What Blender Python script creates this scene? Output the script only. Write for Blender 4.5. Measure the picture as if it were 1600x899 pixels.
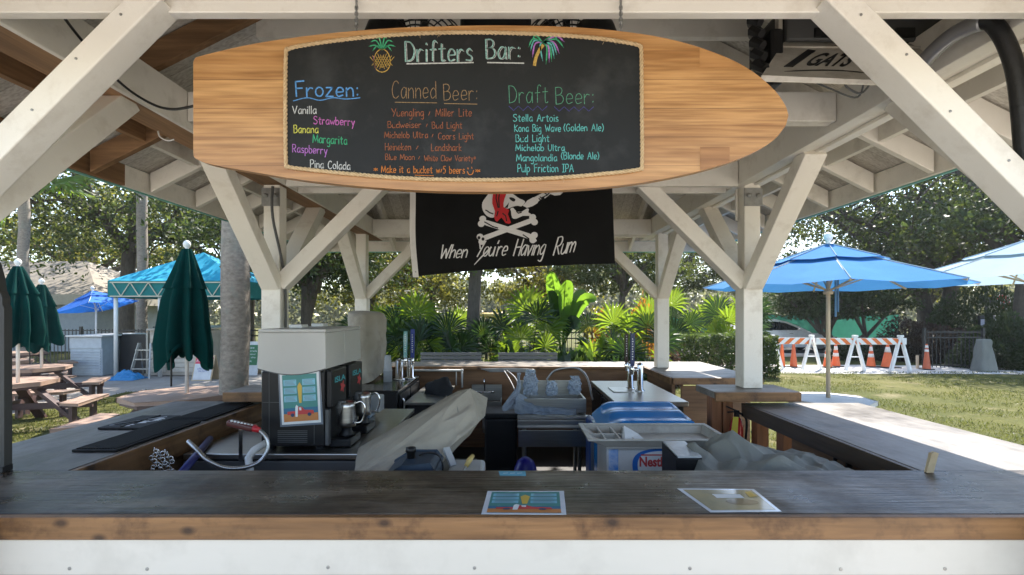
import bpy, math, random
import numpy as np
from mathutils import Vector, Matrix, noise as mnoise
from mathutils.geometry import tessellate_polygon
R = math.radians
rng = random.Random(7)
sc = bpy.context.scene
for o in list(bpy.data.objects): bpy.data.objects.remove(o)

# ------------------------------------------------------------------ camera, sky, sun, exposure
F, HY, EYE = 780.0, 490.0, 1.76           # focal length and horizon of the photograph (in its pixels), eye height in metres
cam_d = bpy.data.cameras.new('camera'); cam = bpy.data.objects.new('camera', cam_d); sc.collection.objects.link(cam)
cam.location = (0, 0, EYE); cam.rotation_euler = (R(90), 0, 0)
cam_d.sensor_width = 36; cam_d.lens = F/1600*36; cam_d.shift_y = (HY-449.5)/1600
cam_d.clip_start = .05; cam_d.clip_end = 800
sc.camera = cam
SUN_EL, SUN_AZ = R(52), R(25)
w = bpy.data.worlds.new('World'); sc.world = w; w.use_nodes = True
nt = w.node_tree; bg = nt.nodes['Background']
sky = nt.nodes.new('ShaderNodeTexSky'); sky.sky_type = 'NISHITA'; sky.sun_disc = False
sky.sun_elevation = SUN_EL; sky.sun_rotation = SUN_AZ; sky.air_density = 1.0; sky.dust_density = .5
hs = nt.nodes.new('ShaderNodeHueSaturation'); hs.inputs['Saturation'].default_value = .85
nt.links.new(sky.outputs[0], hs.inputs['Color']); nt.links.new(hs.outputs[0], bg.inputs[0]); bg.inputs[1].default_value = .14
sl = bpy.data.lights.new('sun', 'SUN'); sl.energy = 4.3; sl.angle = R(.5); sl.color = (1, .94, .85)
so = bpy.data.objects.new('sun', sl); sc.collection.objects.link(so)
S = Vector((math.sin(SUN_AZ)*math.cos(SUN_EL), math.cos(SUN_AZ)*math.cos(SUN_EL), math.sin(SUN_EL)))
so.rotation_euler = S.to_track_quat('Z', 'Y').to_euler(); so.location = (5, 30, 20)
vs = sc.view_settings; vs.view_transform = 'Standard'; vs.look = 'None'; vs.exposure = 1.85; vs.gamma = 1; vs.use_curve_mapping = False
cy = sc.cycles
cy.max_bounces = 8; cy.diffuse_bounces = 5; cy.glossy_bounces = 3; cy.transmission_bounces = 5; cy.transparent_max_bounces = 6
cy.use_denoising = True; cy.sample_clamp_indirect = 6; cy.caustics_reflective = False; cy.caustics_refractive = False

# ------------------------------------------------------------------ helpers
def at(px, py, D): return Vector(((px-800)*D/F, D, EYE-(py-HY)*D/F))
def gx(px, D): return (px-800)*D/F
ORG = {}
def link(o): sc.collection.objects.link(o); return o
def tag(o, label=None, cat=None, group=None, kind=None):
    if label: o['label'] = label
    if cat: o['category'] = cat
    if group: o['group'] = group
    if kind: o['kind'] = kind
    return o
def thing(name, label, cat, loc=(0,0,0), group=None):
    o = bpy.data.objects.new(name, None); link(o); o.location = loc; o.empty_display_size = .1
    ORG[o.name] = Vector(loc); return tag(o, label, cat, group)
def dup(root, loc=None, rotz=None, label=None, scale=None):
    def rec(o, par):
        c = o.copy(); link(c)
        if par: c.parent = par
        for ch in o.children: rec(ch, c)
        return c
    r = rec(root, None)
    if loc is not None: r.location = loc
    if rotz is not None: r.rotation_euler = (0, 0, rotz)
    if scale is not None: r.scale = (scale,)*3 if not hasattr(scale, '__len__') else scale
    if label: r['label'] = label
    return r
def finish(name, me, mat, parent, smooth=False, bevel=0, seg=2):
    for m in (mat if isinstance(mat, (list, tuple)) else [mat]): me.materials.append(m)
    o = bpy.data.objects.new(name, me); link(o)
    if parent:
        off = ORG[parent.name]; o.parent = parent; ORG[o.name] = off
        if off.length > 0: me.transform(Matrix.Translation(-off))
    else: ORG[o.name] = Vector((0,0,0))
    if smooth: me.polygons.foreach_set('use_smooth', [True]*len(me.polygons))
    if bevel:
        b = o.modifiers.new('bevel', 'BEVEL'); b.width = bevel; b.segments = seg; b.limit_method = 'ANGLE'; b.angle_limit = R(35)
    me.update(); return o
class MB:
    def __init__(s): s.v = []; s.f = []; s.m = []; s.k = 0
    def add(s, vs, fs):
        n = len(s.v); s.v += [tuple(p) for p in vs]; s.f += [tuple(i+n for i in f) for f in fs]; s.m += [s.k]*len(fs); return s
    def mat(s, k): s.k = k; return s
    def hexa(s, p): return s.add(p, [(0,3,2,1),(4,5,6,7),(0,1,5,4),(1,2,6,5),(2,3,7,6),(3,0,4,7)])
    def box(s, x0, x1, y0, y1, z0, z1):
        return s.hexa([(x0,y0,z0),(x1,y0,z0),(x1,y1,z0),(x0,y1,z0),(x0,y0,z1),(x1,y0,z1),(x1,y1,z1),(x0,y1,z1)])
    def bar(s, p, q, w, h, up=(0,0,1)):
        p, q = Vector(p), Vector(q); d = (q-p).normalized(); u = Vector(up)
        a = d.cross(u)
        if a.length < 1e-4: a = d.cross(Vector((1,0,0)))
        a.normalize(); b = a.cross(d).normalized(); a *= w/2; b *= h/2
        return s.hexa([p-a-b, p+a-b, q+a-b, q-a-b, p-a+b, p+a+b, q+a+b, q-a+b])
    def tube(s, pts, r, n=8, cap=True):
        pts = [Vector(p) for p in pts]; rs = r if hasattr(r, '__len__') else [r]*len(pts); V = []; Fc = []; pa = None
        for i, p in enumerate(pts):
            d = (pts[min(i+1, len(pts)-1)]-pts[max(i-1, 0)]).normalized()
            if pa is None: pa = d.orthogonal().normalized()
            else: pa = (pa-d*pa.dot(d)).normalized()
            b = d.cross(pa)
            for k in range(n):
                t = 2*math.pi*k/n; V.append(p+(pa*math.cos(t)+b*math.sin(t))*rs[i])
        for i in range(len(pts)-1):
            for k in range(n): Fc.append((i*n+k, i*n+(k+1) % n, (i+1)*n+(k+1) % n, (i+1)*n+k))
        if cap: Fc += [tuple(range(n))[::-1], tuple((len(pts)-1)*n+k for k in range(n))]
        return s.add(V, Fc)
    def lathe(s, c, prof, n=20, axis='z'):
        c = Vector(c); V = []; Fc = []
        for (r, z) in prof:
            for k in range(n):
                t = 2*math.pi*k/n; x, y = r*math.cos(t), r*math.sin(t)
                V.append(c+Vector((x,y,z) if axis == 'z' else ((z,x,y) if axis == 'x' else (y,z,x))))
        for i in range(len(prof)-1):
            for k in range(n): Fc.append((i*n+k, i*n+(k+1) % n, (i+1)*n+(k+1) % n, (i+1)*n+k))
        Fc += [tuple(range(n))[::-1], tuple((len(prof)-1)*n+k for k in range(n))]
        return s.add(V, Fc)
    def ball(s, c, rx, ry=None, rz=None, n=12, m=8):
        ry = ry or rx; rz = rz or rx; c = Vector(c); V = [c+Vector((0,0,-rz))]; Fc = []
        for i in range(1, m):
            a = -math.pi/2+math.pi*i/m
            for k in range(n):
                t = 2*math.pi*k/n; V.append(c+Vector((rx*math.cos(a)*math.cos(t), ry*math.cos(a)*math.sin(t), rz*math.sin(a))))
        V.append(c+Vector((0,0,rz))); e = len(V)-1
        for k in range(n): Fc.append((0, 1+(k+1) % n, 1+k)); Fc.append((e, 1+(m-2)*n+k, 1+(m-2)*n+(k+1) % n))
        for i in range(m-2):
            for k in range(n): Fc.append((1+i*n+k, 1+i*n+(k+1) % n, 1+(i+1)*n+(k+1) % n, 1+(i+1)*n+k))
        return s.add(V, Fc)
    def slab(s, front, back):                      # two matching outlines joined to a solid
        n = len(front); V = list(front)+list(back)
        tri = tessellate_polygon([[Vector(p) for p in front]])
        Fc = [tuple(t) for t in tri]+[tuple(i+n for i in t)[::-1] for t in tri]
        Fc += [(i, (i+1) % n, n+(i+1) % n, n+i) for i in range(n)]
        return s.add(V, Fc)
    def prism(s, pts, axis, a, b):                 # outline in the other two axes, extruded along axis from a to b
        mk = {'x': lambda p, t: (t, p[0], p[1]), 'y': lambda p, t: (p[0], t, p[1]), 'z': lambda p, t: (p[0], p[1], t)}[axis]
        return s.slab([mk(p, a) for p in pts], [mk(p, b) for p in pts])
    def poly(s, pts):
        tri = tessellate_polygon([[Vector(p) for p in pts]]); return s.add(pts, [tuple(t) for t in tri])
    def grid(s, fn, nu, nv, close=False):
        V = [fn(i/nu, j/nv) for j in range(nv+1) for i in range(nu+(0 if close else 1))]; W = nu if close else nu+1
        return s.add(V, [(j*W+i, j*W+(i+1) % W, (j+1)*W+(i+1) % W, (j+1)*W+i) for j in range(nv) for i in range(nu)])
    def ribbon(s, pts, wd, nrm=(0,-1,0)):
        pts = [Vector(p) for p in pts]; n = Vector(nrm); V = []
        for i, p in enumerate(pts):
            d = (pts[min(i+1, len(pts)-1)]-pts[max(i-1, 0)])
            if d.length < 1e-9: d = Vector((1,0,0))
            a = d.normalized().cross(n)*(wd[i] if hasattr(wd, '__len__') else wd)/2
            V += [p-a, p+a]
        return s.add(V, [(2*i, 2*i+1, 2*i+3, 2*i+2) for i in range(len(pts)-1)])
    def build(s, name, mat, parent=None, smooth=False, bevel=0, seg=2):
        me = bpy.data.meshes.new(name); me.from_pydata(s.v, [], s.f)
        if isinstance(mat, (list, tuple)): me.polygons.foreach_set('material_index', s.m)
        return finish(name, me, mat, parent, smooth, bevel, seg)
def cr(pts, n=6, closed=False):                    # Catmull-Rom through points
    P = [Vector(p) for p in pts]; out = []; N = len(P)
    if closed: idx = range(N)
    else: idx = range(N-1)
    for i in idx:
        if closed: a, b, c, d = P[i-1], P[i], P[(i+1) % N], P[(i+2) % N]
        else: a, b, c, d = P[max(i-1,0)], P[i], P[i+1], P[min(i+2,N-1)]
        for k in range(n):
            t = k/n; out.append(.5*((2*b)+(c-a)*t+(2*a-5*b+4*c-d)*t*t+(3*b-a-3*c+d)*t**3))
    if not closed: out.append(P[-1])
    return out
def nz(p, s=1.0): return mnoise.noise(Vector(p)*s)

def leaf_mesh(name, C, L, W, mat, parent, seed=0, up=.0, dirs=None):
    g = np.random.default_rng(seed); N = len(C)
    d = g.normal(size=(N,3)) if dirs is None else dirs+g.normal(size=(N,3))*.35
    d /= np.linalg.norm(d, axis=1)[:,None]
    r = g.normal(size=(N,3)); r[:,2] += up; s = np.cross(d, r); s /= np.linalg.norm(s, axis=1)[:,None]+1e-9; n = np.cross(s, d)
    L = L*g.uniform(.5,1.65,size=(N,1)); Wd = W*g.uniform(.7,1.3,size=(N,1))
    V = np.empty((N,4,3)); V[:,0] = C-d*L/2; V[:,1] = C+s*Wd/2+n*L*.12; V[:,2] = C+d*L/2; V[:,3] = C-s*Wd/2+n*L*.12
    me = bpy.data.meshes.new(name); me.vertices.add(N*4); me.vertices.foreach_set('co', V.reshape(-1))
    me.loops.add(N*4); me.loops.foreach_set('vertex_index', np.arange(N*4, dtype=np.int32))
    me.polygons.add(N); me.polygons.foreach_set('loop_start', np.arange(0, N*4, 4, dtype=np.int32)); me.polygons.foreach_set('loop_total', np.full(N, 4, dtype=np.int32))
    me.update(calc_edges=True); me.validate()
    return finish(name, me, mat, parent)

# ------------------------------------------------------------------ materials
MATS = {}
def nodes(name):
    m = bpy.data.materials.new(name); m.use_nodes = True; t = m.node_tree
    return m, t, t.nodes, t.links, t.nodes['Principled BSDF'], t.nodes['Material Output']
def ramp(N, a, b, p0=.3, p1=.7):
    r = N.new('ShaderNodeValToRGB'); r.color_ramp.elements[0].color = (*a,1); r.color_ramp.elements[1].color = (*b,1)
    r.color_ramp.elements[0].position = p0; r.color_ramp.elements[1].position = p1; return r
def noise(N, Lk, src, scale, detail=5, rough=.6):
    n = N.new('ShaderNodeTexNoise'); n.inputs['Scale'].default_value = scale; n.inputs['Detail'].default_value = detail
    n.inputs['Roughness'].default_value = rough; Lk.new(src, n.inputs['Vector']); return n
def coords(N, Lk, stretch=(1,1,1)):
    c = N.new('ShaderNodeTexCoord'); mp = N.new('ShaderNodeMapping'); mp.inputs['Scale'].default_value = stretch
    Lk.new(c.outputs['Object'], mp.inputs['Vector']); return mp.outputs[0]
def mixc(N, Lk, fac, a, b, mode='MIX'):
    m = N.new('ShaderNodeMix'); m.data_type = 'RGBA'; m.blend_type = mode
    for s, v in ((m.inputs[0], fac), (m.inputs[6], a), (m.inputs[7], b)):
        if hasattr(v, 'is_output'): Lk.new(v, s)
        else: s.default_value = v if not isinstance(v, tuple) else (*v[:3], 1)
    return m.outputs[2]
def M(name, base, var=None, rough=.5, metal=0, scale=6, stretch=(1,1,1), bump=0, transl=0, spec=.5, dirt=None, dscale=2.0, rvar=0, tcol=None, island=0, bscale=None, trans=0):
    if name in MATS: return MATS[name]
    m, t, N, L, P, O = nodes(name); MATS[name] = m
    co = coords(N, L, stretch); var = var or tuple(c*.82 for c in base)
    n = noise(N, L, co, scale); r = ramp(N, var, base); L.new(n.outputs[0], r.inputs[0]); col = r.outputs[0]
    if dirt:
        d = noise(N, L, coords(N, L), dscale, 8, .65); dr = ramp(N, (0,0,0), (1,1,1), .52, .72); L.new(d.outputs[0], dr.inputs[0])
        col = mixc(N, L, dr.outputs[0], col, dirt)
    if island:
        g = N.new('ShaderNodeNewGeometry'); hs = N.new('ShaderNodeHueSaturation'); mr = N.new('ShaderNodeMapRange')
        mr.inputs['To Min'].default_value = 1-island; mr.inputs['To Max'].default_value = 1+island; L.new(g.outputs['Random Per Island'], mr.inputs[0])
        mh = N.new('ShaderNodeMapRange'); mh.inputs['To Min'].default_value = .5-.04*island; mh.inputs['To Max'].default_value = .5+.03*island
        L.new(g.outputs['Random Per Island'], mh.inputs[0]); L.new(mh.outputs[0], hs.inputs['Hue'])
        L.new(mr.outputs[0], hs.inputs['Value']); L.new(col, hs.inputs['Color']); col = hs.outputs[0]
    L.new(col, P.inputs['Base Color']); P.inputs['Roughness'].default_value = rough; P.inputs['Metallic'].default_value = metal
    P.inputs['Specular IOR Level'].default_value = spec
    if trans: P.inputs['Transmission Weight'].default_value = trans
    if rvar:
        mr = N.new('ShaderNodeMapRange'); mr.inputs['To Min'].default_value = rough-rvar; mr.inputs['To Max'].default_value = rough+rvar
        n2 = noise(N, L, co, scale*.7, 6); L.new(n2.outputs[0], mr.inputs[0]); L.new(mr.outputs[0], P.inputs['Roughness'])
    if bump:
        b = N.new('ShaderNodeBump'); b.inputs['Strength'].default_value = bump; b.inputs['Distance'].default_value = .01
        src = n if not bscale else noise(N, L, co, bscale, 6); L.new(src.outputs[0], b.inputs['Height']); L.new(b.outputs[0], P.inputs['Normal'])
    if transl:
        tr = N.new('ShaderNodeBsdfTranslucent'); mx = N.new('ShaderNodeMixShader'); mx.inputs[0].default_value = transl
        if tcol: tr.inputs['Color'].default_value = (*tcol, 1)
        else: L.new(col, tr.inputs['Color'])
        if tcol and island:
            L.new(mixc(N, L, 1.0, col, tcol, 'MIX') if False else mixc(N, L, .5, col, tcol), tr.inputs['Color'])
        L.new(P.outputs[0], mx.inputs[1]); L.new(tr.outputs[0], mx.inputs[2]); L.new(mx.outputs[0], O.inputs['Surface'])
    return m
def wood(name, a, b, axis=0, rough=.55, scale=9, knots=0, plank=None, pc=.74, grain=.07, wear=None, bump=.15, gloss=0, wscale=1.4, wpos=(.45,.7)):
    if name in MATS: return MATS[name]
    m, t, N, L, P, O = nodes(name); MATS[name] = m
    st = [1.0]*3; st[axis] = grain; co = coords(N, L, st); raw = coords(N, L)
    n = noise(N, L, co, scale*2.2, 6, .65); r = ramp(N, a, b, .3, .68); L.new(n.outputs[0], r.inputs[0]); col = r.outputs[0]
    n2 = noise(N, L, co, scale*9, 3, .5); r2 = ramp(N, (.62,.58,.55), (1,1,1), .35, .6); L.new(n2.outputs[0], r2.inputs[0])
    col = mixc(N, L, .7, col, r2.outputs[0], 'MULTIPLY')
    if plank:
        pa, pw = plank; sp = N.new('ShaderNodeSeparateXYZ'); L.new(raw, sp.inputs[0])
        dv = N.new('ShaderNodeMath'); dv.operation = 'DIVIDE'; dv.inputs[1].default_value = pw; L.new(sp.outputs[pa], dv.inputs[0])
        fl = N.new('ShaderNodeMath'); fl.operation = 'FLOOR'; L.new(dv.outputs[0], fl.inputs[0])
        wn = N.new('ShaderNodeTexWhiteNoise'); wn.noise_dimensions = '1D'; L.new(fl.outputs[0], wn.inputs['W'])
        r3 = ramp(N, (pc,pc*.96,pc*.92), (1.12-(pc-.74)*.4,)*3, 0, 1); L.new(wn.outputs['Value'], r3.inputs[0]); col = mixc(N, L, 1.0, col, r3.outputs[0], 'MULTIPLY')
        fr = N.new('ShaderNodeMath'); fr.operation = 'FRACT'; L.new(dv.outputs[0], fr.inputs[0])
        r4 = ramp(N, (.35,.3,.28), (1,1,1), 0, .012 if pw > .2 else .03); L.new(fr.outputs[0], r4.inputs[0]); col = mixc(N, L, 1.0, col, r4.outputs[0], 'MULTIPLY')
    if knots:
        v = N.new('ShaderNodeTexVoronoi'); v.voronoi_dimensions = '2D'; v.inputs['Scale'].default_value = knots; sx_ = N.new('ShaderNodeSeparateXYZ'); cx_ = N.new('ShaderNodeCombineXYZ'); L.new(coords(N, L, (.6,.6,1)), sx_.inputs[0]); L.new(sx_.outputs[0 if axis == 0 else 1], cx_.inputs[0]); L.new(sx_.outputs[2], cx_.inputs[1]); L.new(cx_.outputs[0], v.inputs['Vector'])
        r5 = ramp(N, (.10,.06,.035), (1,1,1), .035, .11); L.new(v.outputs['Distance'], r5.inputs[0]); col = mixc(N, L, .85, col, r5.outputs[0], 'MULTIPLY')
        n4 = noise(N, L, coords(N, L, (1,1,1)), 7, 8, .7); r6 = ramp(N, (.3,.24,.2), (1,1,1), .33, .5); L.new(n4.outputs[0], r6.inputs[0]); col = mixc(N, L, .8, col, r6.outputs[0], 'MULTIPLY')
    if wear:
        s2 = [1.0]*3; s2[axis] = .35; n3 = noise(N, L, coords(N, L, s2), wscale, 9, .72); rw = ramp(N, (0,0,0), (1,1,1), *wpos); L.new(n3.outputs[0], rw.inputs[0])
        col = mixc(N, L, rw.outputs[0], col, wear)
    L.new(col, P.inputs['Base Color']); P.inputs['Roughness'].default_value = rough
    if gloss:
        n5 = noise(N, L, coords(N, L), 3.0, 8, .7); mr = N.new('ShaderNodeMapRange'); mr.inputs['To Min'].default_value = rough-gloss; mr.inputs['To Max'].default_value = rough+gloss
        mr.inputs['From Min'].default_value = .3; mr.inputs['From Max'].default_value = .7
        L.new(n5.outputs[0], mr.inputs[0]); L.new(mr.outputs[0], P.inputs['Roughness'])
    if bump:
        bp = N.new('ShaderNodeBump'); bp.inputs['Strength'].default_value = bump; bp.inputs['Distance'].default_value = .01; L.new(n2.outputs[0], bp.inputs['Height']); L.new(bp.outputs[0], P.inputs['Normal'])
    return m
PAINT = M('cream paint', (.80,.765,.69), (.74,.70,.625), rough=.5, scale=3, stretch=(1,1,1), dirt=(.62,.57,.49), dscale=6, bump=.14, bscale=22)
PAINT2 = M('grey cream paint', (.77,.735,.665), (.69,.655,.59), rough=.6, scale=4, dirt=(.54,.50,.43), dscale=4.5, bump=.1, bscale=25)
WHITE = M('white paint', (.69,.645,.57), (.63,.59,.515), rough=.45, scale=3, stretch=(.25,1,1), dirt=(.58,.54,.47), dscale=3.5, bump=.06, bscale=40)
RAFT = wood('brown rafter wood', (.14,.075,.032), (.32,.18,.085), axis=0, rough=.7, scale=5)
RAFTY = wood('brown rafter wood lengthwise', (.14,.075,.032), (.32,.18,.085), axis=1, rough=.7, scale=5)
DECK = wood('roof boards', (.56,.54,.49), (.70,.675,.62), axis=1, rough=.7, plank=(0,.14))
DECKX = wood('roof boards across', (.56,.54,.49), (.70,.675,.62), axis=0, rough=.7, plank=(1,.14))
TEALM = M('teal metal roofing', (.05,.42,.38), rough=.4, metal=0)
TOPX = wood('dark worn counter', (.010,.0065,.0045), (.062,.040,.025), axis=0, rough=.36, scale=6, wear=(.115,.088,.064), bump=.3, gloss=.2, plank=(1,.2395), wscale=4.5, wpos=(.46,.62))
TOPY = wood('grey worn counter', (.06,.05,.042), (.12,.105,.09), axis=1, rough=.42, scale=4, wear=(.24,.22,.20), bump=.12, gloss=.13, plank=(0,.236), wscale=2.0)
TOPB = wood('back counter boards', (.10,.08,.06), (.20,.17,.14), axis=0, rough=.45, scale=4, wear=(.30,.27,.24), bump=.12, gloss=.1)
PINE = wood('knotty edge board', (.11,.052,.018), (.31,.155,.058), axis=0, rough=.5, scale=5, knots=5.5)
PINEY = wood('brown edge board', (.13,.065,.025), (.26,.14,.06), axis=1, rough=.55, scale=5, knots=4)
DARKY = wood('dark edge board', (.03,.02,.013), (.075,.05,.033), axis=1, rough=.5, scale=5)
PLY = wood('plywood', (.16,.08,.035), (.32,.17,.08), axis=0, rough=.6, scale=4)
PLYY = wood('plywood side', (.14,.075,.035), (.27,.15,.075), axis=1, rough=.6, scale=4)
REDW = wood('red brown posts', (.20,.075,.03), (.36,.15,.06), axis=2, rough=.6, scale=5)
SURF = wood('varnished surfboard wood', (.33,.15,.045), (.60,.345,.14), axis=0, rough=.36, scale=11, plank=(2,.092), pc=.90, grain=.045, bump=.03)
SURFD = wood('darker varnished wood', (.29,.125,.038), (.47,.245,.09), axis=0, rough=.38, scale=6, bump=.03)
SLATE = M('chalkboard', (.010,.0105,.0105), (.015,.016,.016), rough=.6, spec=.3, scale=3, dirt=(.032,.033,.033), dscale=5)
ROPE = M('natural rope', (.62,.46,.27), (.45,.31,.16), rough=.9, scale=90, bump=.5)
BLACK = M('black plastic', (.005,.005,.006), (.009,.009,.010), rough=.45, scale=8, spec=.35)
RUBBER = M('black rubber', (.004,.004,.005), (.008,.008,.009), rough=.65, scale=30, bump=.2, spec=.25)
DGREY = M('dark grey plastic', (.085,.087,.088), rough=.5)
STEEL = M('brushed steel', (.62,.61,.59), (.48,.47,.45), rough=.30, metal=1, scale=8, stretch=(1,1,14), rvar=.08)
STEELX = M('brushed steel sheet', (.46,.45,.42), (.34,.33,.31), rough=.32, metal=1, scale=8, stretch=(.6,14,14), rvar=.1)
CHROME = M('chrome', (.8,.8,.8), (.75,.75,.75), rough=.1, metal=1)
IRON = M('black iron', (.014,.014,.016), rough=.45)
GALV = M('galvanised steel', (.38,.38,.37), (.28,.28,.27), rough=.45, metal=.9, scale=20)
HOPPER = M('milky plastic', (.74,.73,.69), (.68,.67,.63), rough=.35, transl=.45, scale=2)
PVC = M('white pipe', (.7,.69,.66), rough=.35)
CANVAS = M('tan canvas', (.40,.36,.29), (.31,.28,.22), rough=.85, scale=2.5, dirt=(.24,.21,.17), dscale=4, bump=.25, bscale=60)
CANVAS2 = M('grey canvas', (.19,.195,.175), (.14,.145,.13), rough=.85, scale=2.5, dirt=(.16,.16,.14), dscale=5, bump=.25, bscale=60)
GREENF = M('dark green fabric', (.002,.040,.035), (.002,.028,.025), rough=.9, spec=.08, scale=5, bump=.15, bscale=50, transl=.15)
BLUEF = M('blue umbrella fabric', (.055,.20,.45), (.045,.175,.41), rough=.9, spec=.08, scale=4, transl=.25, bump=.1, bscale=80)
PALEF = M('umbrella fabric pale with light', (.34,.45,.54), (.31,.42,.51), rough=.9, spec=.08, scale=4, transl=.38)  # light coming through the cloth from behind is put into this pale colour
TEALF = M('turquoise canopy fabric', (.02,.40,.62), (.018,.34,.54), rough=.8, scale=4, transl=.3)
TEALV = M('teal valance fabric', (.015,.20,.20), rough=.85, transl=.15)
WHITEP = M('white metal', (.78,.78,.76), rough=.4)
TANP = M('tan pole', (.66,.52,.36), rough=.45)
BARK = M('oak bark', (.105,.085,.065), (.05,.04,.032), rough=.9, scale=14, stretch=(1,1,.3), bump=.9)
PALMB = M('palm bark', (.30,.26,.22), (.16,.135,.11), rough=.9, scale=16, stretch=(1,1,1.8), bump=.8, dirt=(.20,.20,.17), dscale=6)
def leafm(name, base, var, tcol, transl=.45, island=.35, rough=.5): return M(name, base, var, rough=rough, transl=transl, tcol=tcol, island=island, scale=.8, spec=.4)
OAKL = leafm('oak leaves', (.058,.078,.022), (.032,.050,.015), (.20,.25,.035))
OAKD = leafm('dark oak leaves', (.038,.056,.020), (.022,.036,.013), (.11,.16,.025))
YELL = leafm('yellow green leaves', (.10,.105,.022), (.055,.072,.018), (.48,.44,.05), .5)
HEDGL = leafm('hedge leaves', (.055,.095,.025), (.035,.06,.018), (.17,.24,.04))
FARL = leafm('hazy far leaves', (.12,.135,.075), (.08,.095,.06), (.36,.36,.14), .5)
PURPL = leafm('burgundy leaves', (.060,.032,.026), (.035,.032,.018), (.10,.05,.03))
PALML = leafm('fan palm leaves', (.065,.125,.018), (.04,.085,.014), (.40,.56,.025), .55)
PALMD = leafm('fan leaves toned for shade', (.018,.045,.014), (.011,.028,.009), (.05,.10,.015), .35)  # dark copy of the fan leaves with shade put into the colour
BANL = leafm('banana leaves', (.07,.16,.022), (.05,.12,.018), (.33,.56,.03), .55, .15)
CROT = leafm('orange croton leaves', (.34,.14,.02), (.20,.10,.02), (.75,.33,.03))
BROAD = leafm('broad glossy leaves', (.030,.062,.018), (.018,.04,.012), (.16,.26,.03), .4, .5, .3)
GRASSB = leafm('grass blades', (.085,.10,.025), (.055,.072,.018), (.20,.21,.04))

# ------------------------------------------------------------------ ground, paths, road
def groundmat():
    m, t, N, L, P, O = nodes('lawn'); co = coords(N, L)
    a = noise(N, L, co, .35, 8, .65); r = ramp(N, (.060,.072,.020), (.125,.12,.042), .35, .68); L.new(a.outputs[0], r.inputs[0])
    b = noise(N, L, co, 9, 8, .75); r2 = ramp(N, (.55,.55,.5), (1.15,1.12,1.0), .3, .7); L.new(b.outputs[0], r2.inputs[0])
    c = mixc(N, L, 1.0, r.outputs[0], r2.outputs[0], 'MULTIPLY')
    d = noise(N, L, co, .9, 9, .7); r3 = ramp(N, (0,0,0), (1,1,1), .55, .7); L.new(d.outputs[0], r3.inputs[0]); c = mixc(N, L, r3.outputs[0], c, (.20,.17,.10))
    L.new(c, P.inputs['Base Color']); P.inputs['Roughness'].default_value = .9; P.inputs['Specular IOR Level'].default_value = .1
    bp = N.new('ShaderNodeBump'); bp.inputs['Strength'].default_value = .8; bp.inputs['Distance'].default_value = .04; L.new(b.outputs[0], bp.inputs['Height']); L.new(bp.outputs[0], P.inputs['Normal'])
    return m
SAND = M('pale sandy paving', (.33,.30,.27), (.24,.215,.19), rough=.9, scale=1.2, dirt=(.22,.19,.15), dscale=1.6, bump=.3, bscale=30)
GRAV = M('white gravel', (.62,.60,.57), (.40,.38,.36), rough=.9, scale=22, dirt=(.36,.33,.29), dscale=1.5, bump=.8)
CONC = M('pale concrete', (.60,.54,.46), (.53,.47,.40), rough=.85, scale=1, dirt=(.34,.31,.27), dscale=2, bump=.15, bscale=40)
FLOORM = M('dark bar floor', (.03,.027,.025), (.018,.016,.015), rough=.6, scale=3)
ASPH = M('asphalt', (.06,.06,.06), (.045,.045,.045), rough=.85, scale=30, bump=.2)
def sheet(name, pts, z, mat):
    m = MB(); m.poly([(x, y, z) for x, y in pts]); return tag(m.build(name, mat), kind='structure')
sheet('ground', [(-300,-80),(300,-80),(300,400),(-300,400)], 0, groundmat())
sheet('deck', [(-14,-22),(16,-22),(16,1.3),(-14,1.3)], .004, CONC)  # unseen paving behind the camera, added to bounce light onto the bar
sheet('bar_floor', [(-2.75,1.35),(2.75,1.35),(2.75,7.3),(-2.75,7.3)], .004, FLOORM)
def wob(pts, a, seed): return [(p.x+a*nz((p.x*1.7+seed, p.y*1.7, 0)), p.y+a*nz((p.y*1.3, p.x*1.9+seed, 4))) for p in [Vector((q[0], q[1], 0)) for q in pts]]
def dense(pts, n): return [(a[0]+(b[0]-a[0])*k/n, a[1]+(b[1]-a[1])*k/n) for a, b in zip(pts, pts[1:]+pts[:1]) for k in range(n)]
sheet('sandy_path', wob(dense([(-26,4),(-4.6,4.2),(-4.6,9.2),(-5.5,12.3),(-2.5,12.6),(-2.5,14.8),(-9,15.6),(-26,17)], 14), .35, 1), .004, SAND)
sheet('lawn_patch', wob(dense([(-8.9,6.9),(-3.0,6.0),(-3.0,12.0),(-6.2,11.9),(-8.6,10.9)], 12), .45, 5), .008, bpy.data.materials['lawn'])
sheet('gravel_strip', wob(dense([(4.5,14.9),(17,14.2),(17.5,15.5),(16,16.6),(4.5,17.6)], 14), .3, 9), .004, GRAV)
sheet('road', [(6,20.5),(60,20.5),(60,27),(6,27)], .004, ASPH)
m = MB(); m.box(6,60,20.3,20.5,0,.12); m.box(6,60,27,27.2,0,.12); tag(m.build('kerb', CONC, bevel=.02), kind='structure')
def blades(name, n, region, seed, h):
    g = np.random.default_rng(seed); x0, x1, y0, y1 = region
    x = g.uniform(x0, x1, n); y = y0+(y1-y0)*g.uniform(0, 1, n)**1.35
    keep = np.array([nz((a*.9, b*.9, seed)) > -.18+.25*g.random() for a, b in zip(x, y)]); x, y = x[keep], y[keep]
    hh = h*g.uniform(.5, 1.2, len(x)); C = np.stack([x, y, hh*.45], 1); d = np.stack([g.normal(size=len(x))*.45, g.normal(size=len(x))*.45, np.ones(len(x))], 1)
    o = leaf_mesh(name, C, h, .012, GRASSB, None, seed, dirs=d); return tag(o, kind='stuff')
tag(blades('grass', 60000, (2.9, 16, 4.2, 15), 3, .05), 'short patchy lawn grass beyond the bar on the sunny side', 'grass')
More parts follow.
